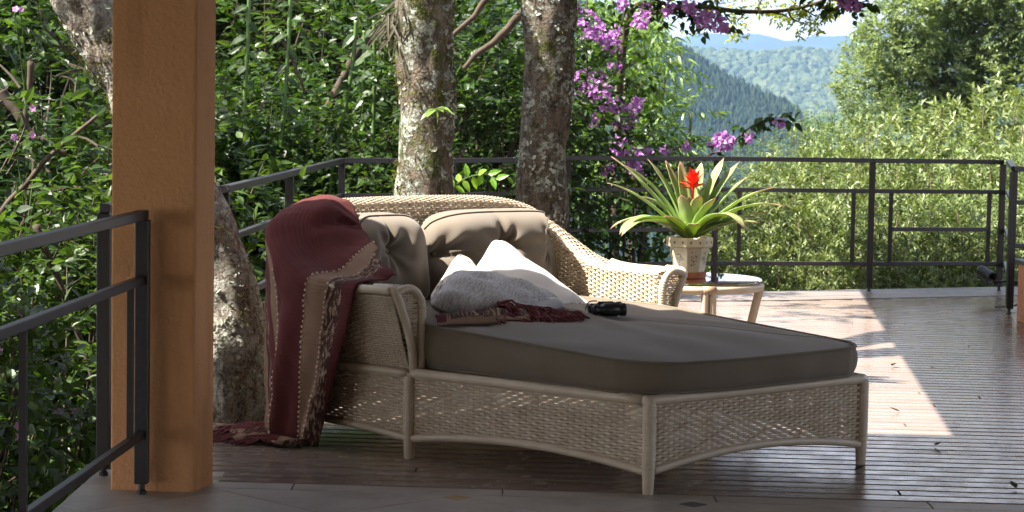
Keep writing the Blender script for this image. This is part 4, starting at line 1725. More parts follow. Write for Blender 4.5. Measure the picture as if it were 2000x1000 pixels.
def bromeliad_mat():
    t = NT('bromeliad_leaf')
    uv = t.coord("UV")
    sx = t.n("ShaderNodeSeparateXYZ")
    t.l(uv, sx.inputs[0])
    base = t.ramp(sx.outputs[1], [(0.0, (0.46, 0.50, 0.10)), (0.25, (0.32, 0.46, 0.09)), (0.7, (0.33, 0.42, 0.18)), (0.91, (0.38, 0.32, 0.20)), (1.0, (0.42, 0.14, 0.15))])
    st = t.noise(t.mapping(uv, (60, 1.5, 1)), 1.0, 3)
    oi = t.n("ShaderNodeObjectInfo")
    col = t.mix(t.math('MULTIPLY', st, 0.35), base, (0.25, 0.36, 0.10))
    col = t.mix(t.math('MULTIPLY', oi.outputs["Random"], 0.35), col, (0.16, 0.26, 0.12))
    t.set(col, 0.22, 0.6)
    tr = t.n("ShaderNodeBsdfTranslucent")
    t.l(t.mix(1.0, col, (1.5, 1.4, 0.6), 'MULTIPLY'), tr.inputs[0])
    ms = t.n("ShaderNodeMixShader")
    ms.inputs[0].default_value = 0.35
    t.l(t.b.outputs[0], ms.inputs[1])
    t.l(tr.outputs[0], ms.inputs[2])
    t.l(ms.outputs[0], t.out.inputs[0])
    return t.m


def strap_leaf(root, mat, az, L, lift, droop, w=0.045, seed=0, r0=0.018):
    """strap leaf: leaves the pot at angle lift above level and bends by droop"""
    n, m = 22, 7
    d = np.array((math.cos(az), math.sin(az), 0))
    s = np.array((-d[1], d[0], 0))
    p = np.array((POT_C[0], POT_C[1], POT_TOP - 0.02)) + d * r0
    G = np.zeros((n, m, 3))
    a = lift
    step = L / (n - 1)
    for i in range(n):
        q = i / (n - 1)
        tdir = d * math.cos(a) + np.array((0, 0, math.sin(a)))
        nr = -d * math.sin(a) + np.array((0, 0, math.cos(a)))
        hw = w * 0.5 * (0.62 + 0.5 * math.sin(PI * min(1, q * 0.85 + 0.12))) * (1 if q < 0.84 else max(0.04, 1 - ((q - 0.84) / 0.16) ** 2.2))
        for j in range(m):
            b = j / (m - 1) * 2 - 1
            cup = (0.55 * (1 - q) + 0.16) * hw
            G[i, j] = p + s * b * hw + nr * (cup * b * b) + nr * 0.0015 * math.sin(q * 22 + seed) * b
        p = p + tdir * step
        a -= droop * (0.25 + 1.5 * q) / (n - 1)
    o = part('leaf', MB().grid(G), mat, root, smooth=True)
    me = o.data
    uv = me.uv_layers.new(name="UVMap")
    ii, jj = np.meshgrid(np.linspace(0, 1, n), np.linspace(0, 1, m), indexing='ij')
    li = np.zeros(len(me.loops), np.int32)
    me.loops.foreach_get("vertex_index", li)
    uv.data.foreach_set("uv", np.stack([jj.ravel(), ii.ravel()], 1)[li].astype(np.float32).ravel())
    md = o.modifiers.new('s', 'SOLIDIFY')
    md.thickness = 0.0022
    return o


def build_bromeliad():
    root = thing('bromeliad', 'bromeliad with long strap leaves and a red flower growing in the painted pot', 'plant', (POT_C[0], POT_C[1], POT_TOP - 0.02))
    mat = bromeliad_mat()
    # az, length, lift, droop, width    (az 0 = right, -pi/2 = towards the viewer)
    D = math.radians
    leaves = [
        (D(184), .56, D(56), D(42), .040), (D(176), .54, D(40), D(34), .040), (D(170), .62, D(47), D(20), .042),
        (D(190), .46, D(30), D(86), .040), (D(205), .50, D(34), D(108), .046), (D(218), .52, D(28), D(92), .036),
        (D(160), .50, D(64), D(24), .045), (D(140), .46, D(70), D(18), .044), (D(115), .44, D(76), D(10), .044),
        (D(150), .38, D(52), D(60), .042), (D(240), .27, D(68), D(14), .050), (D(262), .25, D(74), D(10), .050),
        (D(290), .27, D(70), D(16), .052), (D(310), .30, D(58), D(30), .044), (D(320), .42, D(48), D(128), .052),
        (D(20), .52, D(56), D(16), .046), (D(8), .48, D(50), D(22), .044), (D(-6), .54, D(40), D(36), .040),
        (D(-12), .56, D(36), D(62), .044), (D(350), .44, D(26), D(30), .040), (D(338), .40, D(24), D(42), .038),
        (D(36), .50, D(62), D(10), .046), (D(60), .44, D(72), D(8), .044), (D(2), .50, D(30), D(80), .036),
        (D(230), .26, D(40), D(40), .048), (D(275), .20, D(38), D(40), .048), (D(345), .22, D(34), D(40), .046), (D(188), .24, D(36), D(46), .046),
    ]
    for k, (az, L, li, dr, w) in enumerate(leaves):
        strap_leaf(root, mat, az + R.normal(0, .03), L * .97, min(li + 0.11, 1.4), dr, w * 1.5, k)
    # red flower head of pointed bracts
    red = NT('red_bract')
    g = red.n("ShaderNodeNewGeometry")
    red.set(red.ramp(g.outputs["Random Per Island"], [(0, (0.62, 0.02, 0.012)), (1, (0.80, 0.05, 0.02))]), 0.35, 0.4)
    c = np.array((POT_C[0] + 0.012, POT_C[1] - 0.01, POT_TOP + 0.275))
    fl = part('flower', MB().tube([(POT_C[0], POT_C[1], POT_TOP), tuple(c)], 0.009, 8), red.m, root)
    rng = np.random.default_rng(3)
    for k in range(26):
        a = k * 2.4
        lift = 1.35 - 1.1 * (k / 26) + rng.normal(0, .08)
        L = 0.062 + 0.04 * rng.uniform()
        d = np.array((math.cos(a) * math.cos(lift), math.sin(a) * math.cos(lift), math.sin(lift)))
        s = unit(np.cross(d, (0, 0, 1)))
        u = np.cross(s, d)
        b = c + np.array((0, 0, 0.02 - 0.045 * k / 26))
        w = 0.016
        V = [b, b + d * L * .5 + s * w + u * .004, b + d * L * .5 - u * .004, b + d * L * .5 - s * w + u * .004, b + d * L + u * -0.006]
        part('bract', MB().add(V, [(0, 1, 2), (0, 2, 3), (1, 4, 2), (2, 4, 3)]), red.m, fl)


build_bromeliad()


# ------------------------------------------------------------------ foliage generators
def leaf_geo(mb, P, D, U, L, W, curl=0.18, fold=0.22, rich=True):
    n = len(P)
    D = unit(D)
    S = unit(np.cross(D, U))
    N = np.cross(S, D)
    L = np.broadcast_to(L, (n,))[:, None]
    W = np.broadcast_to(W, (n,))[:, None]
    def st(x, hw, sgn):
        return P + D * L * x + S * (W * hw * sgn) + N * (fold * W * hw * abs(sgn) - curl * x * x * L)
    if rich:
        V = np.stack([st(0, 0, 0), st(.3, .46, -1), st(.3, 0, 0), st(.3, .46, 1), st(.66, .36, -1), st(.66, 0, 0), st(.66, .36, 1), st(1, 0, 0)], 1)
        T = np.array([(0, 2, 1), (0, 3, 2), (4, 5, 7), (5, 6, 7)])
        Q = np.array([(1, 2, 5, 4), (2, 3, 6, 5)])
        o = (np.arange(n) * 8)[:, None, None]
        mb.add(V, (T[None] + o).reshape(-1, 3), (Q[None] + o).reshape(-1, 4))
    else:
        V = np.stack([st(0, 0, 0), st(.45, .5, -1), st(.5, 0, 0), st(.45, .5, 1), st(1, 0, 0)], 1)
        Q = np.array([(0, 2, 4, 1), (0, 3, 4, 2)])
        o = (np.arange(n) * 5)[:, None, None]
        mb.add(V, (Q[None] + o).reshape(-1, 4))


def rand_unit(rng, n):
    return unit(rng.normal(size=(n, 3)))


def twig_leaves(mb, rng, B, T, tl, nl, L, W, droop=0.25, spread=0.9, rich=True, upn=0.9, curl=.18):
    """leaves set alternately along twigs: base B, direction T, length tl"""
    m = len(B)
    k = np.tile(np.arange(nl), m)
    B = np.repeat(B, nl, 0)
    T = np.repeat(unit(T), nl, 0)
    tl = np.repeat(np.broadcast_to(tl, (m,)), nl)
    x = (k + 0.6) / nl
    n = len(B)
    side = unit(np.cross(T, np.array((0, 0, 1.0)) + 0.35 * rng.normal(size=(n, 3))))
    side *= np.where(k % 2 == 0, 1, -1)[:, None]
    P = B + T * (tl * x)[:, None] + np.array((0, 0, -1.0)) * (0.12 * tl * x ** 2)[:, None]
    D = unit(T * (0.45 + 0.5 * x)[:, None] + side * spread + np.array((0, 0, -droop)) + 0.28 * rng.normal(size=(n, 3)))
    U = unit(np.array((0, 0, upn)) + 0.5 * rng.normal(size=(n, 3)))
    leaf_geo(mb, P, D, U, L * rng.uniform(.65, 1.2, n), W * rng.uniform(.7, 1.15, n), rich=rich, curl=curl)
    return B, T, tl


def clumps(rng, n, rx, ry, rz, zc, inner=0.35, skew=1.0):
    d = rand_unit(rng, n)
    r = rng.uniform(inner ** 3, 1, n) ** (1 / 3)
    C = d * r[:, None] * np.array((rx, ry, rz))
    C[:, 2] += zc
    return C, d


def broad_shrub(seed, rx=1.0, rz=1.25, n_clump=46, n_twig=8, nl=9, L=0.095, W=0.052, tl=0.30, rich=True, inner=0.3):
    rng = np.random.default_rng(seed)
    C, d = clumps(rng, n_clump, rx, rx, rz, rz * 0.95, inner)
    B = np.repeat(C, n_twig, 0) + rng.normal(size=(n_clump * n_twig, 3)) * 0.10
    T = unit(np.repeat(d, n_twig, 0) * 0.7 + np.array((0, 0, 0.25)) + rng.normal(size=B.shape) * 0.6)
    leaves = MB()
    twig_leaves(leaves, rng, B, T, rng.uniform(.6, 1.2, len(B)) * tl, nl, L, W, rich=rich)
    stems = MB()
    for c in C[::2]:
        a = np.array((c[0] * 0.08, c[1] * 0.08, 0))
        mid = a * 0.5 + c * 0.5 + rng.normal(size=3) * 0.12
        mid[2] = c[2] * 0.6
        stems.tube(catmull([a, mid, c], 7), np.linspace(0.018, 0.004, 7), 5, cap=False)
    for b, t in zip(B[::3], T[::3]):
        stems.tube([b, b + t * tl * 0.8], [0.004, 0.002], 3, cap=False)
    return leaves, stems


def make_plant(name, leaves, stems, lm, sm, label, cat, group=None, crown='foliage', stem='branches'):
    t = thing(name, label, cat, group=group)
    part(crown, leaves, lm, t, kind='stuff', local=True)
    if stems is not None and stems.n:
        part(stem, stems, sm, t, smooth=True, local=True)
    return t


GREEN_D = leaf_mat('dark_glossy_leaf', (0.014, 0.034, 0.008), (0.026, 0.060, 0.012), (0.052, 0.100, 0.020), 0.40, 0.42)
GREEN_M = leaf_mat('mid_green_leaf', (0.018, 0.040, 0.009), (0.035, 0.072, 0.014), (0.078, 0.130, 0.028), 0.40, 0.46)
GREEN_L = leaf_mat('pale_shrub_leaf', (0.065, 0.105, 0.032), (0.125, 0.17, 0.05), (0.24, 0.28, 0.11), 0.4, 0.28, (1.15, 1.2, 0.6))
GREEN_W = leaf_mat('narrow_tree_leaf', (0.07, 0.13, 0.03), (0.12, 0.21, 0.045), (0.20, 0.30, 0.08), 0.35, 0.42)
GREEN_T = leaf_mat('round_tree_leaf', (0.085, 0.13, 0.055), (0.15, 0.205, 0.088), (0.27, 0.33, 0.17), 0.34, 0.42)
GREEN_O = leaf_mat('olive_feather_leaf', (0.05, 0.09, 0.03), (0.08, 0.13, 0.04), (0.12, 0.17, 0.055), 0.5, 0.4)
YEL = leaf_mat('yellow_green_leaf', (0.16, 0.24, 0.02), (0.28, 0.34, 0.03), (0.40, 0.41, 0.05), 0.4, 0.5)
TWIG = simple('brown_twig', (0.055, 0.038, 0.025), 0.9, 0.4, 20)
GREENSTEM = simple('green_cane', (0.07, 0.13, 0.03), 0.5, 0.3, 15)
PURPLE = leaf_mat('purple_bract', (0.42, 0.15, 0.46), (0.52, 0.25, 0.56), (0.64, 0.42, 0.66), 0.6, 0.5, (1.2, 0.9, 1.2))
PINK = leaf_mat('pink_petal', (0.50, 0.18, 0.42), (0.60, 0.28, 0.52), (0.66, 0.38, 0.6), 0.6, 0.4, (1.1, 0.9, 1.1))


def place(src, used, x, y, z, s, rz, label=None, group=None, sz=None):
    o = src if not used.get(src.name) else copy_tree(src)
    used[src.name] = True
    o.location = (x, y, z)
    o.rotation_euler = (0, 0, rz)
    o.scale = (s, s, sz if sz else s)
    if label:
        o['label'] = label
    if group:
        o['group'] = group
    return o


def build_thicket():
    protos = []
    for k, (seed, mat, L, W) in enumerate(((1, GREEN_D, .10, .055), (2, GREEN_D, .085, .048), (3, GREEN_M, .095, .05), (4, GREEN_M, .12, .05))):
        lv, st = broad_shrub(seed, L=L * .85, W=W * .85, n_clump=72)
        protos.append(make_plant('shrub', lv, st, mat, TWIG, 'dark leafy shrub', 'shrub', 'thicket shrubs'))
    used = {}
    rng = np.random.default_rng(21)
    spots = []
    # left of the pillar, close below the railing
    nlab = {'a': 0, 'b': 0}
    for x, y, z, s, k in ((-2.55, 9.3, -1.55, .95, 2), (-3.2, 10.6, -1.6, 1.15, 0), (-2.35, 10.9, -1.5, 1.0, 2), (-3.0, 12.6, -1.2, 1.25, 1), (-2.2, 12.9, -1.3, 1.15, 3), (-3.8, 13.6, -1.0, 1.3, 0)):
        low = z < -1.45
        nm = ('nearest the viewer', 'in the middle', 'farthest back')[nlab['a' if low else 'b']]
        nlab['a' if low else 'b'] += 1
        spots.append((x, y, z, s, k, ('low bright leafed shrub on the slope below the left railing, ' if low else 'dense dark leafed shrub by the leaning trunk, ') + nm, 'shrubs below the left railing' if low else 'shrubs behind the left railing'))
    for i in range(26):
        x = -4.9 + 4.9 * ((i * 0.618) % 1) + rng.normal(0, .1)
        y = 16.3 + 1.6 * rng.uniform() if x > -2 else 14.6 + 2.6 * rng.uniform()
        spots.append((x, y, min(-1.9 + 3.2 * ((i * 0.37) % 1), 1.2 if x < -1.4 else -0.1), rng.uniform(.85, 1.15), int(rng.integers(0, 4)), 'leafy shrub in the green thicket behind the deck railing', 'thicket shrubs'))
    for i in range(22):
        x = -7.5 + 7.2 * ((i * 0.618 + .3) % 1)
        spots.append((x, 19.5 + 4.5 * rng.uniform(), min(-1.2 + 4.2 * ((i * .41) % 1), 3.4 if x < -2.2 else -0.7), rng.uniform(1.2, 1.7), int(rng.integers(0, 4)), 'tall shaded bush deep in the thicket behind the railing', 'bushes deep in the thicket'))
    for x, y, z, s, k, lab, grp in spots:
        place(protos[k], used, x, y, z, s, rng.uniform(0, 6.28), lab, grp, s * rng.uniform(.9, 1.1))


build_thicket()


def displaced_trunk(path, rad, n=30, m=90, amp=0.03, seed=0.0, knobs=()):
    P = catmull(path, m)
    q = np.linspace(0, 1, m)
    r = np.interp(q, np.linspace(0, 1, len(rad)), rad)
    mb = MB().tube(P, r, n)
    V = mb.V[0]
    for i in range(m):
        c = P[i]
        for j in range(n):
            v = V[i * n + j] if V.ndim == 2 else None
            d = v - c
            f = mnoise.fractal((v[0] * 4 + seed, v[1] * 4, v[2] * 2.2), 1.0, 2.0, 4) * amp + mnoise.fractal((v[0] * 16 + seed, v[1] * 16, v[2] * 9), 1.0, 2.0, 3) * amp * 0.35
            for (kz, ka, kr) in knobs:
                pass
            V[i * n + j] = v + d / max(np.linalg.norm(d), 1e-6) * f
    mb.V[0] = V
    return mb, P


LICHEN = leaf_mat('pale_lichen', (.20, .21, .17), (.34, .35, .29), (.52, .53, .46), .9, .1, (1, 1, 1), .1)
MOSS = leaf_mat('brown_green_moss', (.018, .016, .007), (.06, .06, .018), (.16, .16, .04), .9, .2, (1, 1, 1), .1)


def bark_growth(root, P, rad, seed, n_l, n_m, zlo, zhi, m_bias=0.0):
    """lichen flakes and moss tufts standing on the bark"""
    rng = np.random.default_rng(int(seed * 10))
    m = len(P)
    r = np.interp(np.linspace(0, 1, m), np.linspace(0, 1, len(rad)), rad)
    T = unit(np.gradient(P, axis=0))
    def sample(n, thr, sc, off):
        out, nn = [], []
        tries = 0
        while len(out) < n and tries < n * 14:
            tries += 1
            i = int(rng.integers(0, m))
            if not (zlo < P[i][2] < zhi):
                continue
            a = rng.uniform(0, 2 * PI)
            e1 = unit(np.cross(T[i], (0, 1.0, 0)))
            e2 = np.cross(T[i], e1)
            d = e1 * math.cos(a) + e2 * math.sin(a)
            p = P[i] + d * r[i] + T[i] * rng.uniform(-.02, .02)
            if mnoise.fractal((p[0] * sc + off, p[1] * sc, p[2] * sc), 1.0, 2.0, 4) > thr:
                f = mnoise.fractal((p[0] * 4 + seed, p[1] * 4, p[2] * 2.2), 1.0, 2.0, 4) * .030
                out.append(p + d * (f + .004))
                nn.append(d)
        return np.array(out), np.array(nn)
    p, d = sample(n_l, 0.16, 5.0, 3.3)
    mb = MB()
    k = len(p)
    leaf_geo(mb, p, unit(np.cross(d, rng.normal(size=(k, 3)))), d + rng.normal(size=(k, 3)) * .35, rng.uniform(.012, .034, k), rng.uniform(.012, .028, k), curl=-.12, fold=.25)
    part('lichen', mb, LICHEN, root, kind='stuff')
    p, d = sample(n_m, 0.10 + m_bias, 3.5, 9.1)
    mb = MB()
    k = len(p)
    leaf_geo(mb, p, unit(d * .6 + rng.normal(size=(k, 3)) * .6 + (0, 0, -.35)), d + rng.normal(size=(k, 3)) * .4, rng.uniform(.015, .045, k), rng.uniform(.003, .008, k), rich=False)
    part('moss', mb, MOSS, root, kind='stuff')


def crown_leaves(rng, centre, rad, n_clump, n_twig, nl, L, W, tl=.35, flat=.7):
    C, d = clumps(rng, n_clump, rad, rad, rad * flat, 0, .2)
    C = C + np.asarray(centre)
    B = np.repeat(C, n_twig, 0) + rng.normal(size=(n_clump * n_twig, 3)) * .16
    T = unit(np.repeat(d, n_twig, 0) * .6 + rng.normal(size=B.shape) * .7)
    mb = MB()
    twig_leaves(mb, rng, B, T, tl, nl, L, W, rich=False)
    return mb, C


def build_trunks():
    rng = np.random.default_rng(8)
    data = [
        ('mossy tree trunk patched with pale lichen and dry moss, behind the middle of the chaise', [(-0.50, 12.0, -1.4), (-0.50, 12.0, 0.0), (-0.487, 12.0, 0.8), (-0.49, 12.05, 1.6), (-0.53, 12.1, 2.4), (-0.7, 12.8, 3.8), (-1.0, 14.2, 5.6)], [.22, .175, .155, .155, .165, .13, .09], (-1.1, 15.0, 6.6), 1.9, 3.1, (.19, .155, .115), .50),
        ('straight grey brown tree trunk with lichen flecks, behind the right end of the chaise back', [(0.12, 12.3, -1.5), (0.135, 12.3, 0.0), (0.15, 12.3, 0.8), (0.178, 12.3, 1.4), (0.195, 12.3, 2.2), (0.25, 13.0, 3.8), (0.1, 14.4, 5.8)], [.2, .165, .148, .142, .145, .12, .08], (0.0, 15.4, 6.9), 1.7, 7.7, (.18, .147, .110), .515),
    ]
    for k, (lab, path, rad, cc, cr, seed, bc, lich) in enumerate(data):
        root = thing('tree', lab, 'tree', tuple(path[0]))
        mb, P = displaced_trunk(path, rad, 34, 120, 0.030, seed)
        part('trunk', mb, bark_mat('lichen_bark', tuple(c * .15 for c in bc), bc, lich, .50 if k == 0 else .57, seed), root, smooth=True)
        bark_growth(root, P, rad, seed, 800 if k == 0 else 1000, 3600 if k == 0 else 1400, -.3, 2.6, 0 if k == 0 else .08)
        lv, C = crown_leaves(rng, cc, cr, 34, 6, 9, .12, .06)
        part('crown', lv, GREEN_M, root, kind='stuff')
        lm = MB()
        for c in C[::3]:
            a = P[-1 - int(rng.integers(0, 12))]
            lm.tube(catmull([a, (a + c) / 2 + rng.normal(size=3) * .15, c], 8), np.linspace(.05, .012, 8), 6)
        part('limbs', lm, TWIG, root, smooth=True)
    # leaning trunk behind the pillar
    Y = 9.9
    pp = [(480, 860), (470, 800), (452, 660), (428, 540), (385, 420), (328, 310), (248, 150), (165, 0), (60, -190), (-60, -420), (-170, -700)]
    path = [at(a, b, Y) for a, b in pp]
    path[0][2] = -0.5
    rad = [.20, .165, .150, .140, .130, .128, .128, .135, .13, .12, .1]
    root = thing('tree', 'leaning lichen covered tree trunk rising from the deck behind the ochre pillar', 'tree', tuple(path[0]))
    mb, P = displaced_trunk(path, rad, 34, 120, 0.028, 15.0)
    part('trunk', mb, bark_mat('mossy_pale_bark', (.06, .046, .035), (.42, .35, .28), .47, .60, 4.4, (.58, .56, .48)), root, smooth=True)
    bark_growth(root, P, rad, 15.0, 1500, 2200, -.1, 2.4, .06)
    lv, C = crown_leaves(rng, (-5.6, 13.5, 6.0), 1.7, 30, 6, 9, .12, .06)
    part('crown', lv, GREEN_M, root, kind='stuff')
    lm = MB()
    for c in C[::3]:
        a = P[-1 - int(rng.integers(0, 10))]
        lm.tube(catmull([a, (a + c) / 2 + rng.normal(size=3) * .15, c], 8), np.linspace(.05, .012, 8), 6)
    part('limbs', lm, TWIG, root, smooth=True)
    # dry epiphyte and a small leafy sprig on the first trunk
    mb = MB()
    c = at(768, 40, 11.84)
    n = 46
    D = unit(np.stack([rng.normal(-.15, .35, n), rng.normal(-.5, .3, n), rng.normal(-.8, .4, n)], 1))
    leaf_geo(mb, np.tile(c, (n, 1)) + rng.normal(size=(n, 3)) * (.05, .02, .07), D, np.tile((0, -1.0, .2), (n, 1)), rng.uniform(.10, .22, n), .016, curl=.3)
    solo('dry_epiphyte', mb, leaf_mat('dry_leaf', (.04, .03, .02), (.07, .06, .035), (.09, .09, .045), .7, .25), 'dried grassy epiphyte hanging on the first mossy trunk, near the picture top', 'plant', loc=tuple(c))
    mb = MB()
    c = at(850, 212, 11.83)
    n = 7
    D = unit(np.stack([np.linspace(-.9, 1.0, n), rng.normal(-.5, .2, n), rng.normal(.05, .2, n)], 1))
    leaf_geo(mb, np.tile(c, (n, 1)), D, np.tile((0, -.4, 1.0), (n, 1)), rng.uniform(.08, .15, n), .045, curl=.25)
    solo('leaf_sprig', mb, GREEN_W, 'small yellow green leaf sprig sprouting from the first mossy trunk', 'plant', loc=tuple(c))
    # bright sprig beside the first trunk, above the chaise back
    b = np.array([at(880, 372, 12.6), at(905, 350, 12.6), at(945, 340, 12.55), at(968, 350, 12.5)])
    st = MB().tube(catmull(b, 14), .004, 5)
    lv = MB()
    pth = catmull(b, 11)
    D = unit(np.gradient(pth, axis=0) * 4 + np.where(np.arange(11) % 2 == 0, 1, -1)[:, None] * np.array((0, 0, 1.0)) * .3 + rng.normal(size=(11, 3)) * .25)
    leaf_geo(lv, pth, D, np.tile((0, -.9, .5), (11, 1)), .085, .042)
    t = thing('sapling', 'bright green sapling sprig between the two trunks above the chaise back', 'plant', tuple(b[0]))
    part('leaves', lv, YEL if False else leaf_mat('bright_leaf', (.12, .28, .03), (.16, .34, .04), (.24, .42, .06), .35, .5), t)
    part('stem', st, GREENSTEM, t)


build_trunks()


def build_canes():
    rng = np.random.default_rng(31)
    lv_m = GREEN_D
    paths = [([(487, -20), (484, 80), (479, 180), (474, 300), (470, 420)], 15.9, 'tall green cane nearest the ochre pillar in the thicket'),
             ([(568, -20), (563, 90), (556, 200), (549, 290), (540, 400)], 16.0, 'tall green cane above the railing post left of the corner'),
             ([(696, 40), (688, 130), (672, 220), (652, 310), (640, 400)], 16.1, 'slanting green cane above the railing corner'),
             ([(712, 60), (712, 150), (710, 260), (708, 330)], 16.4, 'thin green cane just left of the first mossy trunk, the outer of three'),
             ([(731, 40), (731, 140), (729, 250), (726, 330)], 16.2, 'thin green cane just left of the first mossy trunk, the middle of three'),
             ([(749, 30), (750, 130), (748, 240)], 16.5, 'thin green cane just left of the first mossy trunk, the inner of three')]
    for pl, Y, lab in paths:
        pts = catmull([at(a, b, Y) for a, b in pl], 60)
        r = np.full(60, .0155)
        r[::9] = .020
        root = thing('green_cane', lab, 'cane plant', tuple(pts[-1]), group='green canes in the thicket')
        part('stem', MB().tube(pts, r, 7), GREENSTEM, root, smooth=True)
        mb = MB()
        idx = np.arange(4, 58, 4)
        n = len(idx)
        D = unit(np.stack([np.where(np.arange(n) % 2, 1, -1) * 1.0, rng.normal(-.4, .3, n), rng.normal(-.5, .3, n)], 1))
        leaf_geo(mb, pts[idx], D, np.tile((0, -.7, .7), (n, 1)), rng.uniform(.09, .16, n), rng.uniform(.05, .075, n), curl=.3)
        part('leaves', mb, lv_m, root)
    # bare limbs crossing the thicket
    limbs = [([(553, 75), (575, 125), (588, 160), (596, 185)], 16.0, .016, 'thin pinkish dead branch hanging among the canes'),
             ([(720, 70), (675, 150), (630, 230), (600, 320), (580, 420)], 17.0, .045, 'crooked brown branch rising behind the railing corner'),
             ([(960, -10), (915, 40), (880, 75), (850, 100)], 14.2, .022, 'slanting bare branch running into the first mossy trunk'),
             ([(1020, 20), (975, 70), (930, 110), (905, 135)], 14.5, .03, 'darker slanting branch between the two trunks'),
             ([(0, 175), (40, 235), (75, 270), (130, 300)], 11.6, .03, 'dark curved branch in the undergrowth left of the pillar'),
             ([(0, 420), (60, 350), (130, 275), (190, 225)], 11.2, .018, 'thin straight branch rising to the leaning trunk left of the pillar'),
             ([(60, 120), (52, 240), (66, 330), (40, 470)], 12.0, .02, 'thin upright stem in the undergrowth at the left'),
             ([(70, 440), (105, 520), (125, 580), (165, 690), (190, 760)], 10.6, .02, 'brown stem slanting behind the left railing')]
    for pl, Y, r, lab in limbs:
        pts = catmull([at(a, b, Y) for a, b in pl], 40)
        pts += np.array([[mnoise.noise((i * .12 + k * 9, r * 100, Y)) * r * 0.7 for k in range(3)] for i in range(40)])
        solo('branch', MB().tube(pts, np.linspace(r, r * .55, 40), 7), TWIG, lab, 'branch', loc=tuple(pts[-1]), smooth=True)
    # fine tangle of dead twigs at the left
    mb = MB()
    for k in range(38):
        a = at(rng.uniform(-10, 225), rng.uniform(80, 420), rng.uniform(11.2, 13))
        d = unit(np.array((rng.normal(0, 1), rng.normal(0, .4), rng.normal(0, .8))))
        b = a + d * rng.uniform(.2, .6)
        mb.tube(catmull([a, (a + b) / 2 + rng.normal(size=3) * .05, b], 6), np.linspace(.007, .003, 6), 4, cap=False)
    solo('twig_tangle', mb, TWIG, 'tangle of thin dead twigs in the undergrowth left of the pillar', 'twigs', loc=tuple(at(100, 400, 12)), kind='stuff')


build_canes()


def flower_cluster(mb, rng, c, r, n, size):
    """papery three-bract blossoms packed round a point"""
    d = rand_unit(rng, n)
    C = np.asarray(c) + d * (r * rng.uniform(.15, 1, n) ** .6)[:, None] * np.array((1, .8, 1))
    ax = unit(d + np.array((-.1, -.7, .1)) + rng.normal(size=(n, 3)) * .5)
    for k in range(3):
        s = unit(np.cross(ax, rng.normal(size=(n, 3))))
        D = unit(s + ax * .55)
        leaf_geo(mb, C, D, ax, size * rng.uniform(.8, 1.15, n), size * .85, curl=-.1, fold=.2, rich=True)


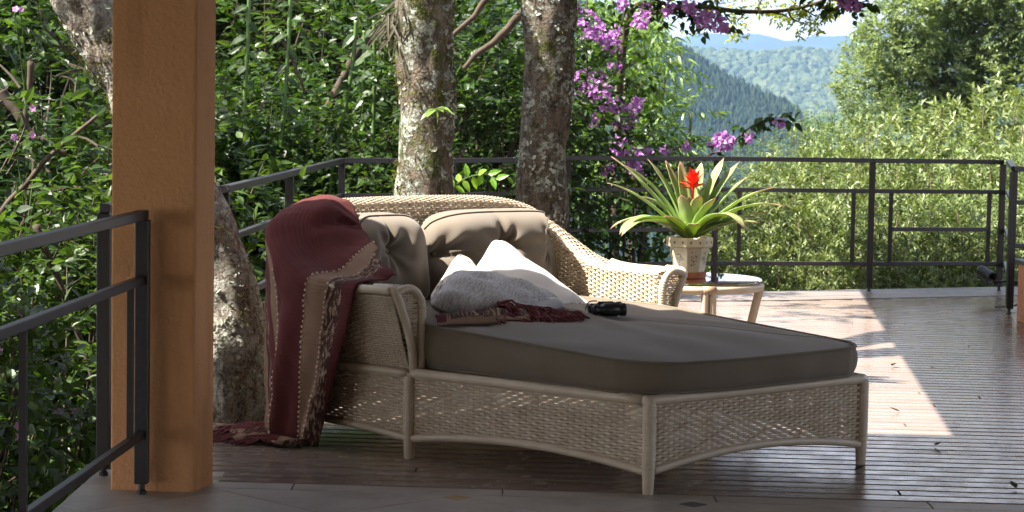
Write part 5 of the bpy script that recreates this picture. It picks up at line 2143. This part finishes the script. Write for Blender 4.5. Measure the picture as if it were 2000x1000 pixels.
def build_bougainvillea():
    rng = np.random.default_rng(51)
    Y = 17.7
    root = thing('bougainvillea', 'bougainvillea with purple blossoms trailing behind the railing right of the trunks', 'bougainvillea', tuple(at(1200, 560, Y)))
    cl = [(1150, 48, 26, 45), (1168, 66, 20, 30), (1195, 88, 20, 30), (1200, 68, 14, 16), (1150, 165, 30, 75), (1172, 182, 22, 40), (1135, 158, 14, 16), (1190, 205, 18, 22), (1222, 232, 22, 40), (1208, 212, 16, 18), (1245, 205, 12, 12), (1210, 285, 16, 22),
          (1262, 300, 12, 10), (1238, 300, 14, 12), (1245, 328, 18, 30), (1185, 330, 10, 10), (1300, 292, 8, 6), (1340, 290, 8, 6), (1160, 235, 14, 14), (1200, 130, 10, 8), (1345, 12, 14, 16), (1372, 38, 18, 30), (1402, 45, 18, 32), (1310, 18, 12, 12), (1255, 38, 14, 16), (1240, 42, 10, 8),
          (1415, 277, 18, 40), (1395, 285, 9, 8), (1522, 240, 8, 6), (1463, 270, 6, 4), (1662, 6, 12, 14), (1642, 4, 8, 6), (1676, 14, 6, 6), (1130, 25, 12, 10), (1260, 12, 10, 8), (1215, 8, 10, 8)]
    mb = MB()
    lv = MB()
    st = MB()
    centres = []
    for px, py, rp, n in cl:
        c = at(px, py, Y - .25 + rng.uniform(-.25, .25))
        centres.append(c)
        flower_cluster(mb, rng, c, rp * 1.1 / FPX * Y, int(n * 1.25), .040)
    part('blossoms', mb, PURPLE, root, kind='stuff')
    # canes
    base = at(1215, 560, Y + .3)
    base[2] = -2.6
    canes = [[base, at(1190, 420, Y), at(1165, 250, Y), at(1150, 165, Y), at(1145, 60, Y), at(1150, -60, Y)],
             [base, at(1220, 420, Y), at(1225, 300, Y), at(1235, 220, Y), at(1205, 100, Y), at(1230, 0, Y), at(1260, -60, Y)],
             [base, at(1260, 420, Y), at(1330, 330, Y), at(1415, 290, Y), at(1470, 245, Y), at(1510, 232, Y), at(1550, 245, Y)],
             [base, at(1240, 440, Y), at(1250, 340, Y), at(1300, 300, Y), at(1370, 270, Y)],
             [at(1230, -40, Y), at(1300, 10, Y), at(1370, 30, Y), at(1420, 40, Y)],
             [at(1560, -60, Y), at(1620, -20, Y), at(1650, -5, Y), at(1680, 12, Y)],
             [base, at(1150, 440, Y), at(1120, 330, Y), at(1130, 200, Y)]]
    for c in canes:
        st.tube(catmull(c, 40), np.linspace(.018, .005, 40), 6)
        pts = catmull(c, 46)[6:]
        B = pts + rng.normal(size=pts.shape) * .03
        T = unit(rng.normal(size=pts.shape) + (0, -.2, .1))
        twig_leaves(lv, rng, B, T, .16, 5, .085, .052)
    # mass of dark leaves
    n = 520
    px = rng.uniform(1105, 1330, n)
    py = rng.uniform(-30, 520, n)
    keep = (px < 1290 + 60 * np.clip((py - 230) / 120, 0, 1)) & (rng.uniform(size=n) < np.where(px < 1180, .8, .35) + .55 * (py > 250))
    B = np.array([at(a, b, Y + .55 + rng.uniform(-.2, .7)) for a, b in zip(px[keep], py[keep])])
    twig_leaves(lv, rng, B, rng.normal(size=B.shape) + (0, -.2, .2), .2, 6, .085, .05)
    arch = catmull([at(1440, 275, Y), at(1470, 243, Y), at(1510, 228, Y), at(1552, 240, Y)], 18)
    leaf_geo(lv, arch, rng.normal(size=arch.shape) * (.6, .5, .6) + (0, -.2, -.5), np.tile((0, -.7, .6), (18, 1)), .10, .06)
    part('leaves', lv, GREEN_D, root, kind='stuff')
    part('canes', st, TWIG, root, smooth=True)


build_bougainvillea()


def build_right_side():
    rng = np.random.default_rng(71)
    # narrow leaved tree, sunlit, behind the bougainvillea
    Y = 20.5
    root = thing('narrow_leaved_tree', 'sunlit tree with narrow pale leaves behind the purple bougainvillea', 'tree', tuple(at(1260, 620, Y)))
    n = 420
    px = rng.normal(1245, 70, n)
    py = rng.uniform(0, 420, n)
    lim = np.interp(py, [0, 60, 120, 200, 260, 300, 420], [1290, 1285, 1300, 1360, 1395, 1400, 1360])
    keep = (px < lim) & (px > 1110)
    B = np.array([at(a, b, Y + rng.uniform(-.9, .9)) for a, b in zip(px[keep], py[keep])])
    lv = MB()
    T = unit(np.stack([rng.normal(.15, .7, len(B)), rng.normal(-.1, .5, len(B)), rng.normal(.15, .6, len(B))], 1))
    twig_leaves(lv, rng, B, T, .34, 12, .15, .030, droop=.45, curl=.3)
    part('crown', lv, GREEN_W, root, kind='stuff')
    tr = MB()
    b0 = np.array((at(1250, 600, Y)[0], Y, -3.4))
    for a, b in ((1200, 40), (1260, 60), (1300, 150), (1350, 220), (1230, 200)):
        e = at(a, b, Y)
        tr.tube(catmull([b0, b0 * .5 + e * .5 + rng.normal(size=3) * .15, e], 16), np.linspace(.06, .01, 16), 7)
    part('trunk', tr, TWIG, root, smooth=True)

    # yellow green branch reaching across the top
    Y = 18.5
    root = thing('yellow_leaved_tree', 'tree limb with small yellow green leaves reaching across the sky at the top', 'tree', tuple(at(1255, 520, Y)))
    limb = catmull([at(1200, 500, Y + 1) * (1, 1, 0) + (0, 0, -2.8), at(1215, 120, Y + .6), at(1290, 25, Y), at(1370, 14, Y), at(1440, 22, Y), at(1520, 22, Y), at(1590, 8, Y), at(1650, -20, Y)], 60)
    tr = MB().tube(limb, np.linspace(.07, .012, 60), 7)
    lv = MB()
    subs = [(1455, 20, 1440, 42), (1500, 22, 1540, 36), (1540, 18, 1575, 48), (1560, 12, 1600, 36), (1590, 8, 1630, 26), (1420, 20, 1440, 60), (1400, 16, 1410, -10), (1480, 22, 1500, -15), (1550, 15, 1570, -20), (1600, 5, 1645, 25), (1570, 10, 1560, 40), (1620, 0, 1610, 50)]
    for a, b, c, d in subs:
        p, q = at(a, b, Y), at(c, d, Y + rng.uniform(-.4, .4))
        tr.tube(catmull([p, (p + q) / 2 + rng.normal(size=3) * .03, q], 8), np.linspace(.012, .004, 8), 5)
        k = 13
        B = p + (q - p) * rng.uniform(.3, 1.05, k)[:, None] + rng.normal(size=(k, 3)) * .055
        twig_leaves(lv, rng, B, rng.normal(size=B.shape) + (0, 0, .3), .11, 7, .055, .024)
    part('trunk', tr, TWIG, root, smooth=True)
    part('foliage', lv, YEL, root, kind='stuff')

    # pale upright leaved shrubs beyond the deck
    protos = []
    for k in range(3):
        r2 = np.random.default_rng(80 + k)
        n = 1000
        C, d = clumps(r2, n, 1.0, 1.0, 1.1, 1.0, .45)
        C = C[(C[:, 2] > .1)]
        d = unit(C - (0, 0, .2))
        n = len(C)
        T = unit(d * .6 + np.array((0, -.1, .6)) + r2.normal(size=(n, 3)) * .38)
        nl = 10
        B = np.repeat(C, nl, 0)
        TT = np.repeat(T, nl, 0)
        m = len(B)
        kk = np.tile(np.arange(nl), n)
        side = unit(np.cross(TT, r2.normal(size=(m, 3))))
        D = unit(TT * (.30 + .5 * kk / nl)[:, None] + side * .75)
        Pp = B + TT * (kk * .007)[:, None]
        lv = MB()
        leaf_geo(lv, Pp, D, TT + side * -.2, .068 * r2.uniform(.7, 1.2, m), .0215, rich=False, curl=.12, fold=.35)
        st = MB()
        for c in C[::16]:
            a = np.array((c[0] * .1, c[1] * .1, -.3))
            st.tube(catmull([a, a * .4 + c * .6 + r2.normal(size=3) * .06 - (0, 0, .1), c], 6), np.linspace(.016, .005, 6), 5, cap=False)
        protos.append(make_plant('pale_shrub', lv, st, GREEN_L, simple('pale_twig', (.15, .11, .07), .9), 'pale shrub', 'shrub', 'pale shrubs beyond the deck'))
    used = {}
    spots = []
    # (px centre, py top, Y, scale)
    rows = [(1480, 400, 20.0, 1.0), (1560, 380, 19.4, 1.05), (1640, 390, 19.6, 1.0), (1720, 360, 19.4, 1.1), (1800, 380, 19.6, 1.05), (1880, 360, 19.5, 1.1), (1960, 370, 19.8, 1.1), (2040, 350, 19.8, 1.15),
            (1430, 470, 19.4, .8), (1520, 320, 22.5, 1.05), (1610, 290, 22.0, 1.15), (1700, 285, 22.2, 1.2), (1790, 300, 22.0, 1.2), (1880, 270, 22.4, 1.3), (1975, 280, 22.4, 1.3), (2060, 260, 23, 1.3),
            (1640, 240, 26.5, 1.3), (1730, 215, 26.5, 1.35), (1820, 205, 26.0, 1.5), (1910, 180, 26.0, 1.6), (2000, 150, 26.5, 1.7),
            (1500, 500, 18.6, .7), (1600, 490, 18.5, .75), (1690, 500, 18.6, .7), (1780, 490, 18.7, .75), (1860, 500, 18.8, .75), (1940, 490, 18.9, .8), (2020, 480, 18.9, .8)]
    ORD = ['first', 'second', 'third', 'fourth', 'fifth', 'sixth', 'seventh', 'eighth', 'ninth']
    rowkey = lambda r: 0 if r[1] > 450 else (3 if r[2] > 25 else (1 if r[2] < 21 else 2))
    rank = {}
    for rk in range(4):
        for n_, r_ in enumerate(sorted([r for r in rows if rowkey(r) == rk])):
            rank[r_] = ORD[n_]
    for px, py, Y, s in rows:
        top = at(px, py, Y)
        if py > 450:
            lab, grp = 'low pale green shrub at the deck edge below the rail, %s from the left' % rank[(px, py, Y, s)], 'low shrubs at the deck edge'
        elif Y > 25:
            lab, grp = 'tall pale shrub high on the bank under the round tree, %s from the left' % rank[(px, py, Y, s)], 'tall shrubs under the round tree'
        else:
            lab, grp = 'pale narrow leaved shrub %s, %s from the left' % ('just beyond the railing bars' if Y < 21 else 'rising above the handrail', rank[(px, py, Y, s)]), 'pale shrubs beyond the deck'
        place(protos[int(rng.integers(0, 3))], used, top[0], Y, top[2] - 2.12 * s, s, rng.uniform(0, 6.28), lab, grp)

    # olive feathery shrubs at the valley side
    lv, st = broad_shrub(91, 1.0, 1.2, 60, 9, 14, .055, .016, .28, rich=False)
    pr = make_plant('feathery_shrub', lv, st, GREEN_O, TWIG, 'olive shrub', 'shrub', 'feathery olive shrubs')
    used = {}
    for px, py, Y, s, lab in ((1530, 290, 24.5, 1.0, 'olive feathery shrub below the handrail at the edge of the valley'), (1455, 350, 23.5, .9, 'small feathery olive shrub behind the bromeliad'), (1590, 255, 29.0, 1.25, 'reddish olive feathery shrub at the top of the bank beside the valley'),
                              (1690, 190, 31.0, 1.3, 'dark feathery shrub below the round tree'), (1420, 430, 22.0, .9, 'shaded feathery shrub low behind the glass table')):
        top = at(px, py, Y)
        place(pr, used, top[0], Y, top[2] - 2.3 * s, s, rng.uniform(0, 6.28), lab, 'feathery olive shrubs')

    # big round tree
    Y = 44.0
    root = thing('round_tree', 'large round crowned evergreen tree on the bank at the upper right', 'tree', tuple(at(1930, 420, Y)))
    blobs = [(1720, 120, 70), (1690, 165, 55), (1760, 60, 75), (1830, 40, 85), (1900, 30, 95), (1980, 60, 100), (1830, 140, 85), (1900, 130, 90), (1980, 170, 90), (1790, 190, 60), (1700, 205, 45), (1860, 210, 60), (1800, 0, 60), (1880, -40, 90), (1960, -60, 100), (2060, 0, 120), (2060, 140, 110), (1760, 130, 60)]
    lv = MB()
    for a, b, r in blobs:
        c = at(a, b, Y + rng.uniform(-.9, .9))
        rr = r / FPX * Y
        m = int(20 * (r / 20) ** 2)
        d = rand_unit(rng, m)
        B = c + d * rr * rng.uniform(.72, 1, m)[:, None]
        T = unit(d + (0, 0, .35) + rng.normal(size=d.shape) * .4)
        twig_leaves(lv, rng, B, T, .22, 12, .125, .045, rich=False, droop=.1)
    part('crown', lv, GREEN_T, root, kind='stuff')
    tr = MB()
    b0 = at(1950, 520, Y)
    b0[2] -= 1.5
    tr.tube(catmull([b0, at(1940, 330, Y), at(1920, 180, Y), at(1900, 60, Y)], 24), np.linspace(.2, .06, 24), 9)
    for a, b in ((1830, 110), (1760, 90), (1980, 120), (1880, 20), (1800, 170)):
        p, q = at(1930, 240, Y), at(a, b, Y)
        tr.tube(catmull([p, (p + q) / 2 + (0, 0, -.15), q], 12), np.linspace(.09, .02, 12), 7)
    part('trunk', tr, TWIG, root, smooth=True)


build_right_side()


def build_flowering_plants():
    rng = np.random.default_rng(99)
    groups = [([(28, 268), (64, 215), (76, 268)], 11.2, 'pink flowering plant high in the undergrowth at the left'),
              ([(95, 800), (122, 798), (140, 808), (42, 855), (35, 850)], 9.2, 'pink flowering plant low beneath the left railing'),
              ([(4, 690), (30, 610)], 9.6, 'pink flowering plant at the left picture edge beyond the railing'),
              ([(28, 25), (38, 18)], 11.6, 'pink blossom among leaves in the upper left corner')]
    for pts, Y, lab in groups:
        c0 = at(*pts[0], Y)
        root = thing('flowering_plant', lab, 'plant', (c0[0], Y + .3, c0[2] - .5))
        fm, lm, sm = MB(), MB(), MB()
        for px, py in pts:
            c = at(px, py, Y)
            for k in range(1):
                cc = c + rng.normal(size=3) * (.025, .02, .018)
                ax = unit(np.array((rng.normal(0, .3), -1, rng.normal(.3, .3))))
                s = unit(np.cross(ax, (0, 0, 1)))
                u = np.cross(s, ax)
                an = np.arange(5) * 2 * PI / 5 + rng.uniform(0, 6)
                D = np.cos(an)[:, None] * s + np.sin(an)[:, None] * u + ax * .25
                leaf_geo(fm, np.tile(cc, (5, 1)), D, np.tile(ax, (5, 1)), .022, .022, curl=.05)
            sm.tube(catmull([np.array((c0[0], Y + .3, c0[2] - .5)), c + (0, .1, -.15), c + (0, .01, 0)], 8), .005, 5)
            B = c + rng.normal(size=(5, 3)) * .07 + (0, .06, -.05)
            twig_leaves(lm, rng, B, rng.normal(size=B.shape) + (0, -.3, .3), .14, 7, .085, .042)
        part('petals', fm, PINK, root, kind='stuff')
        part('leaves', lm, GREEN_M, root, kind='stuff')
        part('stems', sm, GREENSTEM, root)


build_flowering_plants()


def build_fallen_leaves():
    rng = np.random.default_rng(5)
    for px, py, lab in ((1741, 716, 'dry curled leaf on the deck beside the sunlit patch'), (1826, 872, 'dark dead leaf on the boards just below the sunlit patch'), (1758, 806, 'tiny dry leaf inside the sunlit patch of deck'), (1985, 957, 'dark leaf scrap near the lower right of the deck'), (1668, 922, 'small dead leaf by the right foot leg of the chaise')):
        h = (_R3 @ Vector(((px - 1000) / FPX, -(py - 500) / FPX, -1.0)))
        c = np.array((h.x, h.y, 0)) * (-CH / h.z)
        mb = MB()
        a = rng.uniform(0, 6.28)
        leaf_geo(mb, (c + (0, 0, .006))[None], np.array([[math.cos(a), math.sin(a), .15]]), np.array([[0, 0, 1.0]]), .055, .03, curl=-.25, fold=.5)
        solo('fallen_leaf', mb, TWIG, lab, 'leaf', loc=tuple(c), group='dead leaves on the deck')


build_fallen_leaves()


# ------------------------------------------------------------------ haze over the valley
def build_haze():
    zlo = float(height(0, 14000)) - 190
    mb = MB().box((0, 5200, (zlo + 560) / 2), (24000, 10900, 560 - zlo))
    m = bpy.data.materials.new('air')
    m.use_nodes = True
    t = m.node_tree
    t.nodes.clear()
    v = t.nodes.new("ShaderNodeVolumePrincipled")
    v.inputs["Color"].default_value = (0.21, 0.34, 0.56, 1)
    v.inputs["Density"].default_value = 0.000145
    v.inputs["Anisotropy"].default_value = 0.25
    o = t.nodes.new("ShaderNodeOutputMaterial")
    t.links.new(v.outputs[0], o.inputs["Volume"])
    solo('haze', mb, m, kind='stuff')


build_haze()
